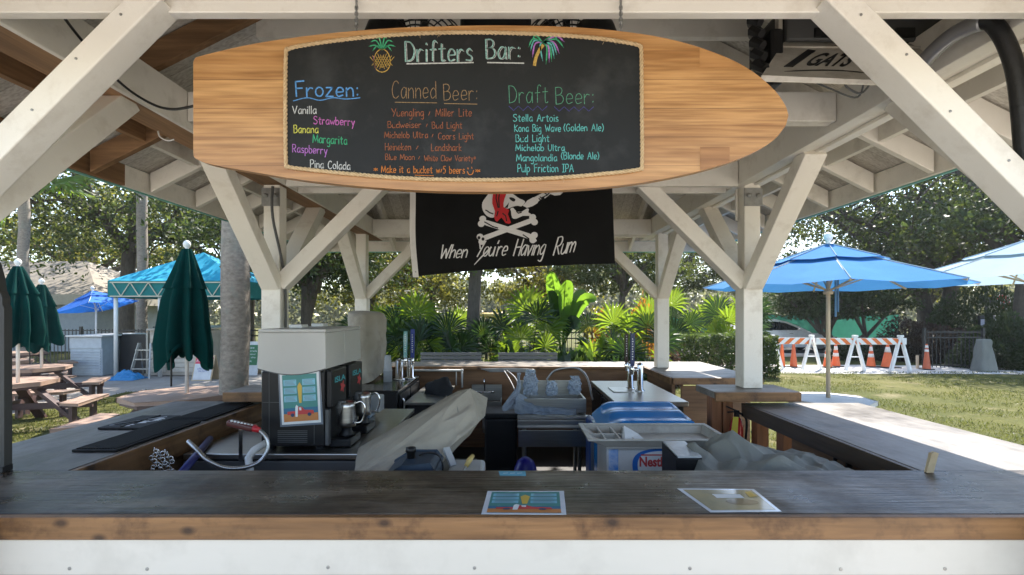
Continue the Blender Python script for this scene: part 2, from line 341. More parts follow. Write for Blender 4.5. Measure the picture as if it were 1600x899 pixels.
tag(blades('grass', 16000, (-8.6, -3.2, 6.8, 11.5), 5, .05), 'short grass on the shaded patch by the picnic tables', 'grass')

# ------------------------------------------------------------------ pavilion roof and posts
PW, YF, YM, YB = 1.875, 1.44, 3.9, 6.3                    # post centre line and front faces of the three post pairs
EX, EY0, EY1, ZE, PITCH = 2.66, .75, 7.05, 2.64, .5       # eaves, height of the rafter underside there
pv = thing('bar_pavilion', 'cream painted timber bar pavilion with hipped roof, braced posts and open rafters', 'pavilion', (0, 4, 0))
ZB0, ZB1 = 2.76, 2.965
def zraf(d): return ZE+PITCH*d
postlist = []
for yf in (YF, YM, YB):
    for s in (-1, 1):
        wd = .2 if yf < 2 else .15; xc = s*(PW if yf < 2 else 1.885 if yf < 6 else 1.91)
        m = MB(); m.box(xc-wd/2, xc+wd/2, yf, yf+wd, (1.175 if yf == YM else 1.075) if yf > 2 else 0, 2.02)
        m.box(xc-wd/2+.012, xc+wd/2-.012, yf+.012, yf+wd-.012, 2.02, ZB0+.2)
        p = m.build('post', PAINT, pv, bevel=.006)
        if yf == YM:
            b = MB(); b.box(xc-.07, xc+.07, yf-.004, yf+.006, 2.60, 2.74)
            b.build('bracket', GALV, p)
            for dx in (-.035, .035):
                b = MB(); b.lathe((xc+dx, yf-.004, 2.68), [(.017,.0),(.017,-.012),(.008,-.02)], 10, 'y'); b.build('bolt', GALV, p)
            b = MB(); b.tube(cr([(xc+.088, yf+.05, 1.2),(xc+.088, yf+.05, 2.0),(xc+.04, yf-.05, 2.5),(xc+.04, yf-.05, 2.74)] if s < 0 else [(xc-.085, yf+.1, 2.75),(xc-.085, yf+.1, 2.5)]), .011, 6); b.build('conduit', DGREY if s < 0 else PAINT2, p)
        # braces across and along
        wb = .10 if yf == YF else .13
        m = MB(); fx0 = 1.835 if s > 0 else -1.955
        if yf == YF: m.bar((fx0, 1.65, 2.0), (fx0-s*.80, 1.65, 2.80), .10, .084, (0,0,1))
        else: m.bar((xc-s*.05, yf+.072, 1.99), (xc-s*.85, yf+.072, 2.79), .12, .12, (0,0,1))
        br_ = m.build('brace', PAINT, pv, bevel=.005)
        if yf == YF:
            nb = MB()
            for q in (.12, .30, .52, .72, .90):
                c = Vector((fx0-s*.80*q+rng.uniform(-.02,.02), 1.5985, 2.0+.80*q+rng.uniform(-.015,.015))); nb.lathe(c, [(.0042,.002),(.0042,-.001),(.002,-.0015)], 8, 'y')
            nb.build('nail_head', GALV, br_)
        for dy, ok in ((1, yf < 6), (-1, yf > 3)):
            if ok: m = MB(); m.bar((xc, yf+wd/2+dy*.05, 1.98), (xc, yf+wd/2+dy*.85, 2.78), .14, .10, (0,0,1)); m.build('brace', PAINT, pv, bevel=.005)
# beams
m = MB(); m.box(-2.62, 2.62, 1.652, 1.692, ZB0-.004, 2.99); m.build('beam', PAINT, pv, bevel=.004)
for s in (-1, 1):
    for x0, x1 in (((1.76, 1.785),) if s < 0 else ((1.76, 1.84), (1.90, 1.965))):
        a, b = sorted((s*x0, s*x1)); m = MB(); m.box(a, b, 1.70, 6.9, ZB0+.003, ZB1); m.build('beam', PAINT if s > 0 else PAINT2, pv, bevel=.004)
    a, b = sorted((s*1.787, s*1.965)) if s < 0 else (1.842, 1.898); m = MB(); m.box(a, b, 1.70, 6.9, ZB0+(.006 if s < 0 else .02), ZB1-.03); m.build('beam', RAFTY if s < 0 else PAINT, pv)
for y0, wdt in ((YM-.03, .05), (YM+.19, .05), (YB-.02, .05), (YB+.17, .05)):
    m = MB(); m.box(-1.755, 1.755, y0, y0+wdt, ZB0-.012, ZB1-.02); m.build('beam', PAINT2 if y0 < 6 else PAINT, pv, bevel=.004)
m = MB(); m.box(-1.755, -.3, 2.70, 2.78, 2.80, 2.96); m.build('beam', PAINT2, pv, bevel=.004)
m = MB(); m.box(.3, 1.755, 2.70, 2.78, 2.80, 2.96); m.build('beam', PAINT2, pv, bevel=.004)
# rafters
RD = .14
ridge_y0, ridge_y1 = EY0+EX, EY1-EX
def rafter(p, q, mat, wdt=.042):
    m = MB(); p, q = Vector(p), Vector(q); h = Vector((0,0,RD)); d = q-p; d.z = 0; d.normalize(); a = Vector((-d.y, d.x, 0))*wdt/2
    m.hexa([p-a, p+a, q+a, q-a, p-a+h, p+a+h, q+a+h, q-a+h]); return m.build('rafter', mat, pv, bevel=.003)
ys = [EY0+.3+.52*i for i in range(13)]
for y in ys:
    dd = min(y-EY0, EY1-y, EX)
    for s in (-1, 1):
        if dd < .15: continue
        brown = (s < 0 and y < 3.45) or (s > 0 and y < 2.0)
        rafter((s*(EX-.03), y, ZE), (s*(EX-dd+.03), y, zraf(dd-.03)), RAFT if brown else PAINT2)
for i in range(-4, 5):
    x = i*.55; dd = EX-abs(x)
    for ye, sg in ((EY0, 1), (EY1, -1)):
        rafter((x, ye+sg*.03, ZE), (x, ye+sg*(dd-.03), zraf(dd-.03)), PAINT2)
for sx in (-1, 1):
    for ye, yr in ((EY0, ridge_y0), (EY1, ridge_y1)):
        rafter((sx*(EX-.03), ye+(.03 if ye < 4 else -.03), ZE-.01), (sx*.02, yr, zraf(EX)-.03), PAINT2, .06)
m = MB(); m.box(-.025, .025, ridge_y0-.1, ridge_y1+.1, zraf(EX)-.08, zraf(EX)+.12); m.build('ridge_beam', PAINT2, pv)
# blocking between rafter tails over the beam, collar ties
for s in (-1, 1):
    for y0, y1 in zip(ys[:-1], ys[1:]):
        brown = s < 0 and y0 < 3.0
        x = s*2.30; a, b = sorted((x-s*.02, x+s*.02)); m = MB(); m.box(a, b, y0+.024, y1-.024, zraf(EX-2.30)+.01, zraf(EX-2.30)+.135); m.build('blocking', RAFTY if brown else PAINT2, pv)
for y in (ys[3]+.045, ys[6]+.045, ys[9]+.045):
    m = MB(); m.box(-1.35, 1.35, y-.02, y+.02, 3.22, 3.36); m.build('collar_tie', PAINT2, pv)
def roofplanes(z, ov, th):
    E = EX+ov; y0, y1 = EY0-ov, EY1+ov; zz = z-PITCH*ov; zr = z+PITCH*EX
    A, B, C, D = (-E,y0,zz), (E,y0,zz), (E,y1,zz), (-E,y1,zz); r0, r1 = (0,ridge_y0,zr), (0,ridge_y1,zr)
    return [[A,B,r0],[B,C,r1,r0],[C,D,r1],[D,A,r0,r1]], th
for pl, mt in zip(roofplanes(ZE+RD+.004, .0, .02)[0], (DECK, DECKX, DECK, DECKX)):
    m = MB(); m.slab([Vector(p) for p in pl], [Vector(p)+Vector((0,0,.02)) for p in pl]); m.build('roof_boards', mt, pv)
for pl in roofplanes(ZE+RD+.03, .05, .02)[0]:
    m = MB(); m.slab([Vector(p) for p in pl], [Vector(p)+Vector((0,0,.012)) for p in pl]); m.build('roof', TEALM, pv)
for (x0, x1, y0, y1), mt in (((-EX-.02,-EX+.01,EY0,EY1), RAFTY), ((EX-.01,EX+.02,EY0,EY1), PAINT2), ((-EX-.02,EX+.02,EY0-.03,EY0-.002), PAINT2), ((-EX-.02,EX+.02,EY1+.002,EY1+.03), PAINT)):
    if mt is RAFTY:
        m = MB(); m.box(x0, x1, y0, 3.42, ZE-.005, ZE+RD); m.build('fascia', RAFTY, pv, bevel=.003)
        m = MB(); m.box(x0, x1, 3.422, y1, ZE-.005, ZE+RD); m.build('fascia', PAINT2, pv, bevel=.003)
    else: m = MB(); m.box(x0, x1, y0, y1, ZE-.005, ZE+RD); m.build('fascia', mt, pv, bevel=.003)
TRIM = M('turquoise trim paint', (.20,.50,.45), rough=.45)
for (x0, x1, y0, y1) in ((-EX-.036,-EX-.022,EY0,EY1), (EX+.022,EX+.036,EY0,EY1), (-EX,EX,EY1+.032,EY1+.045)):
    m = MB(); m.box(x0, x1, y0, y1, ZE-.014, ZE+RD+.01); m.build('drip_edge', TRIM, pv)

# ------------------------------------------------------------------ bar counter (three sides) and the back bar
bc = thing('bar_counter', 'three sided wooden bar counter with worn dark top and knotty front edge', 'bar counter', (0, 1.9, 0))
Z1 = 1.07
m = MB(); m.box(-3.1, 3.1, 1.722, 2.196, Z1-.05, Z1); m.build('counter_top', TOPX, bc, bevel=.004)
m = MB(); m.box(-2.66, -1.955, 2.199, 3.93, Z1-.05, Z1-.001); m.build('counter_top', TOPY, bc, bevel=.004)
m = MB(); m.box(1.80, 2.68, 2.199, 3.86, Z1-.05, Z1-.001); m.build('counter_top', TOPY, bc, bevel=.004)
m = MB(); m.box(-3.1, 3.1, 1.69, 1.72, .992, Z1-.001); m.build('edge_board', PINE, bc, bevel=.004)
m = MB(); m.box(-1.953, -1.925, 2.2, 3.93, .93, Z1-.003); m.build('edge_board', PINEY, bc, bevel=.004)
m = MB(); m.box(1.772, 1.798, 2.2, 3.86, .965, Z1-.003); m.build('edge_board', DARKY, bc, bevel=.004)
m = MB(); m.box(-3.1, 3.1, 1.70, 1.73, .868, .989); fb = m.build('apron_board', WHITE, bc, bevel=.003)
for i in range(9):
    x = -2.2+i*.55+rng.uniform(-.2, .2); b = MB(); b.lathe((x, 1.70, .893+rng.uniform(-.004, .004)), [(.006,.0),(.006,-.0015),(.003,-.002)], 10, 'y'); b.build('screw_head', GALV, fb)
m = MB(); m.box(-3.1, 3.1, 1.76, 1.80, .004, .99); m.build('front_panel', REDW, bc)
m = MB(); m.box(-1.99, -1.96, 2.3, 3.9, .004, 1.015); m.build('side_panel', PLYY, bc)
m = MB(); m.box(1.85, 1.88, 2.2, 3.3, .004, .96); m.build('side_panel', PLYY, bc)
for x, y in ((1.87, 3.36), (1.87, 3.72), (2.45, 3.7), (2.45, 2.4)):
    m = MB(); m.box(x-.045, x+.045, y, y+.09, .004, 1.018); m.build('counter_post', REDW, bc, bevel=.004)
bb = thing('back_bar', 'far back bar counter with returns beside the back posts and plywood front', 'bar counter', (0, 6.5, 0))
m = MB(); m.box(-1.70, 1.70, 6.50, 7.12, Z1-.03, Z1+.003); m.build('counter_top', TOPB, bb, bevel=.004)
m = MB(); m.box(1.72, 2.68, 5.35, 7.12, Z1-.03, Z1+.002); m.build('counter_top', TOPB, bb, bevel=.004)
m = MB(); m.box(-2.66, -1.72, 5.35, 7.12, Z1-.03, Z1+.002); m.build('counter_top', TOPB, bb, bevel=.004)
for x0, x1, y0, y1, mt in ((-1.70,1.70,6.465,6.497,PINE), (1.69,1.717,5.35,6.46,PINEY), (1.72,2.68,5.318,5.347,PINE), (-1.717,-1.69,5.35,6.46,PINEY), (-2.66,-1.72,5.318,5.347,PINE)):
    m = MB(); m.box(x0, x1, y0, y1, (1.03 if y0 > 6 else 1.0), Z1+.001); m.build('edge_board', mt, bb, bevel=.004)
m = MB(); m.box(-1.70, 1.70, 6.56, 6.59, .004, 1.035); m.build('plywood_panel', PLY, bb)
m = MB(); m.box(1.76, 1.80, 5.5, 6.5, .004, 1.035); m.build('plywood_panel', PLYY, bb)
m = MB(); m.box(-1.80, -1.76, 5.5, 6.5, .004, 1.035); m.build('plywood_panel', PLYY, bb)
m = MB(); m.box(1.85, 2.6, 5.45, 5.48, .3, .965); m.build('plywood_panel', PLY, bb)
for s, lab in ((-1, 'square wooden ledge round the post behind the frozen drink machines'), (1, 'square wooden ledge round the post above the fire extinguisher')):
    sh = thing('post_ledge', lab, 'ledge', (s*1.9, 4, 1.1)); a, b = sorted((s*1.52, s*2.16))
    m = MB(); m.box(a, b, 3.752, 4.13, 1.12, 1.172); m.build('ledge_top', TOPB, sh, bevel=.004)
    m = MB(); m.box(a, b, 3.722, 3.75, 1.10, 1.17); m.build('edge_board', PINE, sh, bevel=.004)
    for x in (s*1.62, s*1.71):
        m = MB(); m.box(x-.04, x+.04, 3.95, 4.05, .004, 1.118); m.build('support_post', REDW, sh, bevel=.004)
# weathered upright at the end of the counter
wp = thing('wooden_upright', 'dark weathered wooden upright with a rounded shoulder standing on the counter corner', 'post', at(0, 737, 2.19))
m = MB(); x0, x1 = gx(-40, 2.2), gx(17, 2.2)
m.prism([(x0,1.0955),(x1,1.0955),(x1,1.78),(gx(14,2.2),1.80),(gx(14,2.2),1.83),(gx(9,2.2),1.86),(gx(6,2.2),1.92),(gx(0,2.2),1.98),(gx(-10,2.2),2.01),(x0,2.02)], 'y', 2.165, 2.20)
m.build('board', M('dark weathered wood', (.055,.055,.052), (.035,.036,.036), rough=.7, scale=4, stretch=(6,6,.5), bump=.2), wp, bevel=.006)
m = MB(); m.box(x0, x1+.004, 2.16, 2.205, 1.0715, 1.095); m.build('base_plate', IRON, wp)

# ------------------------------------------------------------------ hand lettering (single stroke letters)
GL = {
'A':(7,'s0,0 3.5,10 7,0|s1.2,4 5.8,4'),'B':(6,'s.5,0 0,10|c0,10 3.4,10.1 5,8.5 4,6.2 .4,5.3|c.4,5.3 4.4,5.4 6,3 4.5,.6 .5,0'),'C':(6,'c6,8.6 4,10 1.5,9 0,5 1,1.2 3.5,0 6,1.5'),
'D':(6.5,'s.5,0 0,10|c0,10 4,9.4 6.5,5.5 5,1.3 .5,0'),'F':(5.5,'s0,10 .6,0|s0,10 5.6,10.5|s.3,5.5 4.6,5.8'),'G':(6.5,'c6,8.6 4,10 1.5,9 0,5 1,1.2 3.5,0 6,1.5 6.2,4.4|s3.6,4.4 6.8,4.5'),
'H':(6,'s0,10 .2,0|s6,10 5.8,0|s.1,5 6,5.2'),'I':(4,'s2,0 2,10|s0,10 4,10|s0,0 4,0'),'K':(6,'s0,10 .2,0|s5.5,9 .3,4.5 6,0'),'L':(5,'s0,10 .2,0 5,.3'),
'M':(8.6,'s0,0 .8,10 4.3,1.5 7.8,10 8.6,0'),'N':(6,'s0,0 .2,10 6,0 6,10'),'P':(5.5,'s.2,0 0,10|c0,10 4,10 5.5,7.6 4,5 .2,4.6'),'R':(6,'s.2,0 0,10|c0,10 4,10 5.4,7.6 4,5.2 .2,4.8|s1.8,4.9 6,0'),
'S':(6,'c5.6,8.8 3.6,10 .9,9 .8,6.7 4,5 5.9,3 4.5,.6 2,0 0,1.4'),'T':(7,'s0,10 7,10|s3.5,10 3.5,0'),'U':(6,'c0,10 .2,3 2.6,0 5,1.5 6,5 6,10'),'V':(7,'s0,10 3.5,0 7,10'),'W':(9,'s0,10 2.2,0 4.5,7 7,0 9,10'),
'Y':(7,'s0,10 3.4,5|s7,10 2.6,-.2'),'a':(5.2,'c5,5.5 2.6,6.3 .3,3.5 1.5,.2 4,1.2 5,5|s5,6.2 5.3,0'),'b':(5,'s0,10 .2,0|c.2,4.2 2.6,6.2 5,3.4 3.4,.2 .2,.6'),'c':(4.6,'c4.5,5 2.6,6.2 .2,3.5 1.5,.2 4.6,1'),
'd':(5.2,'c5,4.6 2.8,6.1 .3,3.4 1.8,.1 5,1.6|s5,10 5.3,0'),'e':(5,'c.3,3 4.8,3.4 4,5.8 1.6,5.9 .2,3 1.6,.2 4.9,1.1'),'f':(4.6,'c5,9.4 3.6,10.3 2.3,8.5 2.2,0|s.4,5.8 4.4,6.1'),
'g':(5.2,'c5,5.5 2.6,6.3 .3,3.5 1.5,.5 4,1.3 5,5|c5,6.2 5.1,-1.8 3.6,-3.8 .8,-3'),'h':(4.8,'s0,10 .1,0|c.1,3.4 2.6,6 4.5,4.8 4.8,0'),'i':(1,'s.5,6 .6,0|s.5,8.4 .7,9.1'),'k':(4.6,'s0,10 .1,0|s4,6 .2,2.6 4.6,0'),'l':(1,'s.5,10 .6,0'),
'm':(7.4,'s0,6 .1,0|c.1,3.8 2,6 3.5,4.5 3.6,0|c3.6,3.8 5.6,6 7.1,4.5 7.3,0'),'n':(4.8,'s0,6 .1,0|c.1,3.8 2.6,6 4.5,4.5 4.8,0'),'o':(5,'o'),'p':(5,'s0,6 .1,-4|c.1,4.5 2.6,6.3 5,3.5 3,.2 .1,1'),
'r':(4,'s0,6 .2,0|c.1,3.6 1.9,5.9 4,5.4'),'s':(4.3,'c4.2,5.2 2.5,6.3 .8,5 1.6,3.5 4,2.3 3.6,.4 0,.6'),'t':(4.3,'c2,9 2.1,1.2 3.4,.2 4.3,.9|s0,6.3 4.3,6.5'),'u':(4.8,'c0,6 .2,1.3 2.3,0 4.5,2 4.6,6|s4.6,6 5,0'),
'v':(4.6,'s0,6 2.3,0 4.6,6'),'w':(7,'s0,6 1.8,0 3.5,5 5.2,0 7,6'),'y':(5,'s0,6 2.5,.6|s5,6 1.5,-4'),'z':(4.8,'s.2,6 4.5,6 0,0 4.8,.1'),
'/':(3,'s.5,1.5 2.6,6'),'*':(4,'s2,3 2,8|s0,4 4,7|s0,7 4,4'),':':(1.4,'s.6,1 .8,1.7|s.6,5.2 .8,5.9'),'(':(2.6,'c2.5,10.5 .3,6 .4,3 2.4,-1'),')':(2.6,'c.2,10.5 2.2,6 2.2,3 0,-1'),'5':(5,'s5,10 .8,10 .5,5.8|c.5,5.8 3.5,6.4 5,3.6 3.4,.3 0,.8'),"'":(1.2,'s.8,10 .3,8'),'.':(1,'s.4,0 .6,.5'),' ':(4.2,'')}
def strokes(txt, gap=1.9):
    out = []; x = 0
    for ch in txt:
        wd, s = GL[ch]
        if s == 'o': out.append([(x+2.5+2.5*math.sin(t), 3.1+3.1*math.cos(t)) for t in [2*math.pi*k/14 for k in range(15)]])
        elif s:
            for st in s.split('|'):
                pts = [tuple(map(float, q.split(','))) for q in st[1:].split()]
                if st[0] == 'c': pts = [(p.x, p.y) for p in cr([(a, b, 0) for a, b in pts], 5)]
                if st[0] == 's' and len(pts) > 2: out += [[(x+a, b), (x+c, d)] for (a, b), (c, d) in zip(pts[:-1], pts[1:])]
                else: out.append([(x+a, b) for a, b in pts])
        x += wd+gap
    return out, x-gap
def chalk(mb, txt, x0, x1, yb, h, wd, P, slope=0, shear=0, jit=.25, gap=1.9, taper=False):
    wd *= .76
    """write txt between pixel-plan coordinates x0..x1 on baseline yb (cap height h) through the surface mapping P"""
    st, W = strokes(txt, gap); k = (x1-x0)/W; r = random.Random(hash(len(txt))+int(x0)+int(yb))
    for s in st:
        jx, jy = r.uniform(-jit, jit)*.6, r.uniform(-jit, jit)*.6
        pts = [P(x0+(a+jx)*k+shear*b*h/10, yb+slope*(a*k)-(b+jy)*h/10) for a, b in s]
        n = len(pts); ws = [wd*(1-.35*abs(2*i/(max(n-1,1))-1)**2) if taper else wd*r.uniform(.85,1.1) for i in range(n)]
        if n == 2:
            d = (pts[1]-pts[0]); e = d.normalized()*wd*.3; pts = [pts[0]-e, pts[0], pts[1], pts[1]+e]; ws = [wd*.5, wd, wd, wd*.5]
        mb.ribbon(pts, ws)
def text_part(name, txt, origin, u, v, wid, hei, mat, parent, ext=.0, shear=0, bold=0):
    c = bpy.data.curves.new(name, 'FONT'); c.body = txt; c.shear = shear; c.offset = bold; c.extrude = 0; c.resolution_u = 4
    o = bpy.data.objects.new('tmp', c); link(o); dg = bpy.context.evaluated_depsgraph_get(); dg.update()
    me = bpy.data.meshes.new_from_object(o.evaluated_get(dg)); bpy.data.objects.remove(o); bpy.data.curves.remove(c)
    co = np.empty(len(me.vertices)*3); me.vertices.foreach_get('co', co); co = co.reshape(-1,3); mn = co.min(0); mx = co.max(0)
    origin, u, v = Vector(origin), Vector(u).normalized(), Vector(v).normalized()
    a = (co[:,0]-mn[0])/(mx[0]-mn[0])*wid; b = (co[:,1]-mn[1])/(mx[1]-mn[1])*hei
    V = np.array(origin)[None]+a[:,None]*np.array(u)[None]+b[:,None]*np.array(v)[None]; me.vertices.foreach_set('co', V.reshape(-1)); me.name = name
    me.materials.clear(); me.update(); return finish(name, me, mat, parent)
def CH(name, c): return M('chalk '+name, tuple(x*.82 for x in c), tuple(x*.36 for x in c), rough=.9, scale=160, spec=.1)
C_WHITE = CH('white',(.75,.76,.74)); C_MINT = CH('mint',(.42,.72,.66)); C_BLUE = CH('blue',(.16,.42,.85)); C_PINK = CH('pink',(.72,.22,.60)); C_YEL = CH('yellow',(.80,.78,.16)); C_GRN = CH('green',(.10,.55,.28))
C_VIO = CH('violet',(.62,.26,.74)); C_ORG = CH('orange',(.46,.165,.085)); C_ORG2 = CH('bright orange',(.78,.27,.07)); C_TAN = CH('tan',(.42,.28,.15)); C_TUR = CH('turquoise',(.18,.62,.58)); C_OLV = CH('olive green',(.15,.42,.27)); C_IND = CH('indigo',(.10,.10,.30)); C_GOLD = CH('gold',(.72,.48,.13))

# ------------------------------------------------------------------ the surfboard menu sign
SD = 1.60
sg = thing('surfboard_sign', 'surfboard shaped wooden sign with roped chalkboard drinks menu hanging from the front beam', 'sign', at(766, 170, SD))
top = [(302,100),(304,93),(316,87),(400,68),(500,54),(600,45),(700,41),(790,40),(880,42),(960,48),(1040,60),(1110,80),(1165,105),(1205,136),(1226,163),(1232,181)]
bot = [(1228,196),(1208,220),(1170,242),(1110,263),(1030,281),(950,292),(860,298),(760,300),(660,298),(560,291),(470,281),(390,268),(330,257),(306,248),(302,240)]
outl = [(p.x, p.y) for p in cr([(x, y, 0) for x, y in top], 4)]+[(p.x, p.y) for p in cr([(x, y, 0) for x, y in bot], 4)]
m = MB(); m.slab([at(x, y, SD) for x, y in outl], [at(x, y, SD)+Vector((0,.03,0)) for x, y in outl]); m.build('board', SURF, sg, bevel=.004)
for pts in ([(1093,74.5),(1110,80.5),(1165,105.5),(1093,105)], [(1094,230),(1140,230),(1140,254),(1094,267)]):
    m = MB(); m.poly([at(x, y, SD-.0015) for x, y in pts]); m.build('dark_wood_patch', SURFD, sg)
ctop = [(447,84),(452,77),(470,72),(530,63),(600,56),(670,52),(735,51),(800,52),(870,55),(940,61),(990,69),(1000,73),(1002,82)]; cbot = [(1003,180),(1003,255),(998,265),(940,272),(870,278),(790,281),(720,281),(640,279),(560,273),(490,266),(452,261),(447,254),(446,170)]
cout = [(p.x, p.y) for p in cr([(x, y, 0) for x, y in ctop+cbot], 5, True)]
m = MB(); m.slab([at(x, y, SD-.005) for x, y in cout], [at(x, y, SD-.0005) for x, y in cout]); cb = m.build('chalkboard', SLATE, sg)
m = MB(); path = [at(x, y, SD-.006) for x, y in cout]; path.append(path[0]); cum = [0]
for a, b in zip(path[:-1], path[1:]): cum.append(cum[-1]+(b-a).length)
tot = cum[-1]; NS = 760
def onpath(s):
    s = s % tot
    i = next(k for k in range(1, len(cum)) if cum[k] >= s-1e-9); t = (s-cum[i-1])/max(cum[i]-cum[i-1], 1e-9); p = path[i-1].lerp(path[i], t); d = (path[i]-path[i-1]).normalized(); return p, d
for k in range(3):
    pts = []
    for i in range(NS+1):
        p, d = onpath(tot*i/NS); ph = 2*math.pi*(i/NS*75+k/3); a = Vector((0,-1,0)); b = d.cross(a); pts.append(p+(a*math.cos(ph)+b*math.sin(ph))*.0034)
    m.tube(pts, .0036, 5, False)
for i in range(70):
    p, d = onpath(rng.random()*tot); q = p+Vector((rng.uniform(-.012,.012), -.007, rng.uniform(-.02,.012))); m.tube([p+Vector((0,-.006,0)), q], .0005, 3)
m.build('rope_border', ROPE, sg, smooth=True)
PS = lambda x, y: at(x, y, SD-.0065)
def wr(mat, *items, wd=.0038):
    mb = MB()
    for it in items: chalk(mb, *it[:5], it[5] if len(it) > 5 else wd, PS, *(it[6:] if len(it) > 6 else ()))
    return mb
def lines(mb, L, wd): 
    for pts in L: mb.ribbon([PS(*p) for p in pts], wd)
mb = wr(C_MINT, ('Drifters', 633,737,96,31,.0056), ('Bar:', 759,812,92,30,.0052)); mb.build('lettering', C_MINT, cb)
mb = MB(); lines(mb, [[(635,100),(740,98)],[(761,98),(819,99)]], .004); chalk(mb, 'Drifters', 635,739,97,31,.0026,PS); chalk(mb, 'Bar:', 761,814,93,30,.0024,PS); mb.build('lettering', C_WHITE, cb)
mb = MB(); chalk(mb, 'Frozen:', 462,560,151,23,.0062,PS); mb.ribbon([PS(p.x,p.y) for p in cr([(458,158,0),(480,153,0),(500,157,0),(520,153,0),(540,155,0),(563,153,0)],5)], .003); mb.build('lettering', C_BLUE, cb)
mb = MB(); chalk(mb, 'Vanilla', 457,494,178,12,.0035,PS); chalk(mb, 'Pina Colada', 485,547,262,12,.0036,PS,.06); mb.build('lettering', C_WHITE, cb)
mb = MB(); chalk(mb, 'Strawberry', 490,554,194,12,.0036,PS,.04); mb.build('lettering', C_PINK, cb)
mb = MB(); chalk(mb, 'Banana', 459,497,208,12,.0036,PS); mb.build('lettering', C_YEL, cb)
mb = MB(); chalk(mb, 'Margarita', 489,542,223,13,.0034,PS,.06); mb.build('lettering', C_GRN, cb)
mb = MB(); chalk(mb, 'Raspberry', 457,511,238,12,.0034,PS,.06); mb.build('lettering', C_VIO, cb)
mb = MB(); chalk(mb, 'Canned', 613,681,154,27,.0028,PS); chalk(mb, 'Beer:', 693,746,157,25,.0028,PS); lines(mb, [[(617,160),(683,161)],[(694,162),(746,163)]], .0024); mb.build('lettering', C_TAN, cb)
mb = MB()
for t, a, b, y, h in (('Yuengling /',612,672,182,12),('Miller Lite',681,737,182,12),('Budweiser /',606,668,200,10),('Bud Light',675,722,201,10),('Michelob Ultra /',601,677,216,10),('Coors Light',685,740,218,10),('Heineken',602,642,235,11),('/',650,654,235,11),('Landshark',674,721,236,11),('Blue Moon /',602,656,250,9),('White Claw Variety*',663,743,252,9)):
    chalk(mb, t, a, b, y, h, .0026, PS)
mb.build('lettering', C_ORG, cb)
mb = MB(); chalk(mb, '*', 584,590,270,9,.003,PS); chalk(mb, 'Make it a bucket w/5 beers', 596,726,270,11,.003,PS,.012); chalk(mb, '*', 743,750,272,9,.003,PS)
lines(mb, [[(648,274),(678,275)]], .002); mb.ribbon([PS(p.x,p.y) for p in cr([(730,268,0),(733,273,0),(738,272,0),(740,266,0)],4)], .0024); lines(mb, [[(731,262),(731.5,265)],[(737,261),(737.5,264)]], .0024); mb.build('lettering', C_ORG2, cb)
mb = MB(); chalk(mb, 'Draft', 795,856,161,27,.0028,PS); chalk(mb, 'Beer:', 868,928,163,26,.0028,PS); mb.build('lettering', C_OLV, cb)
mb = MB(); lines(mb, [[(795+i*7.5, 166+(7 if i % 2 else 0)) for i in range(9)], [(866+i*7.7, 167+(7 if i % 2 else 0)) for i in range(9)]], .0022); mb.build('chalk_zigzag', C_IND, cb)
mb = MB()
for t, a, b, y, h in (('Stella Artois',802,872,190,11),('Kona Big Wave',804,876,206,11),('(Golden Ale)',881,943,205,11),('Bud Light',806,858,222,11),('Michelob Ultra',806,882,236,10),('Mangolandia',807,870,252,11),('(Blonde Ale)',877,936,249,11),('Pulp Friction IPA',809,896,269,12)):
    chalk(mb, t, a, b, y, h, .0032, PS)
mb.build('lettering', C_TUR, cb)
# chalk pineapple and chalk palm tree
mb = MB(); ell = [(597+13*math.cos(t)*(1.0+.08*math.sin(t)), 95+18*math.sin(t)) for t in [2*math.pi*k/20 for k in range(21)]]; lines(mb, [ell], .003)
for k in range(-3, 4):
    lines(mb, [[(597+k*4-7, 95-11+abs(k)*1.6),(597+k*4+4, 95+13-abs(k)*1.8)], [(597+k*4+7, 95-11+abs(k)*1.6),(597+k*4-4, 95+13-abs(k)*1.8)]], .0018)
mb.build('pineapple_drawing', C_GOLD, cb)
mb = MB(); lines(mb, [[(584,88),(584,99),(587,108)]], .003); mb.build('pineapple_drawing', C_PINK, cb)
mb = MB()
for tip in ((576,73),(579,66),(588,61),(604,61),(614,66),(618,73),(582,80),(612,80)):
    mx_, my_ = (597+tip[0])/2, min(tip[1], 74)-5; mb.ribbon([PS(p.x,p.y) for p in cr([(597,79,0),(mx_,my_+3,0),(tip[0],tip[1],0)],5)], [.001]*2+[.004]*7+[.001]*2)
mb.build('pineapple_leaf_drawing', C_GRN, cb)
mb = MB(); mb.ribbon([PS(p.x,p.y) for p in cr([(835,103,0),(837,92,0),(842,80,0),(849,70,0)],5)], .010); mb.build('palm_drawing', C_GOLD, cb)
for mt, tips in ((C_GRN, ((826,74),(833,62),(872,64),(881,75),(853,101),(862,97))), (C_TUR, ((829,80),(866,92),(870,86),(848,96))), (C_VIO, ((832,90),(874,84),(882,66),(858,98)))):
    mb = MB()
    for tx, ty in tips: mb.ribbon([PS(p.x,p.y) for p in cr([(848,66,0),((848+tx)/2+(4 if tx > 848 else -4),(66+ty)/2-9,0),(tx,ty,0)],5)], [.002]*2+[.0045]*7+[.001]*2)
    mb.build('palm_leaf_drawing', mt, cb)
for x, yt in ((557, 50), (970, 50)):
    m = MB(); p0, p1 = at(x, 2, 1.632), at(x, yt, 1.615); n = 9
    m.tube([at(x, -2, 1.645), at(x, 9, 1.634), at(x, 12, 1.634)], .004, 6)
    for i in range(n):
        c = p0.lerp(p1, .12+.88*i/n); pts = [Vector((.005*math.cos(t) if i % 2 else 0, 0 if i % 2 else .005*math.cos(t), .009*math.sin(t)))+c for t in [2*math.pi*k/10 for k in range(11)]]; m.tube(pts, .0017, 5, False)
    m.build('chain', GALV, sg, smooth=True)

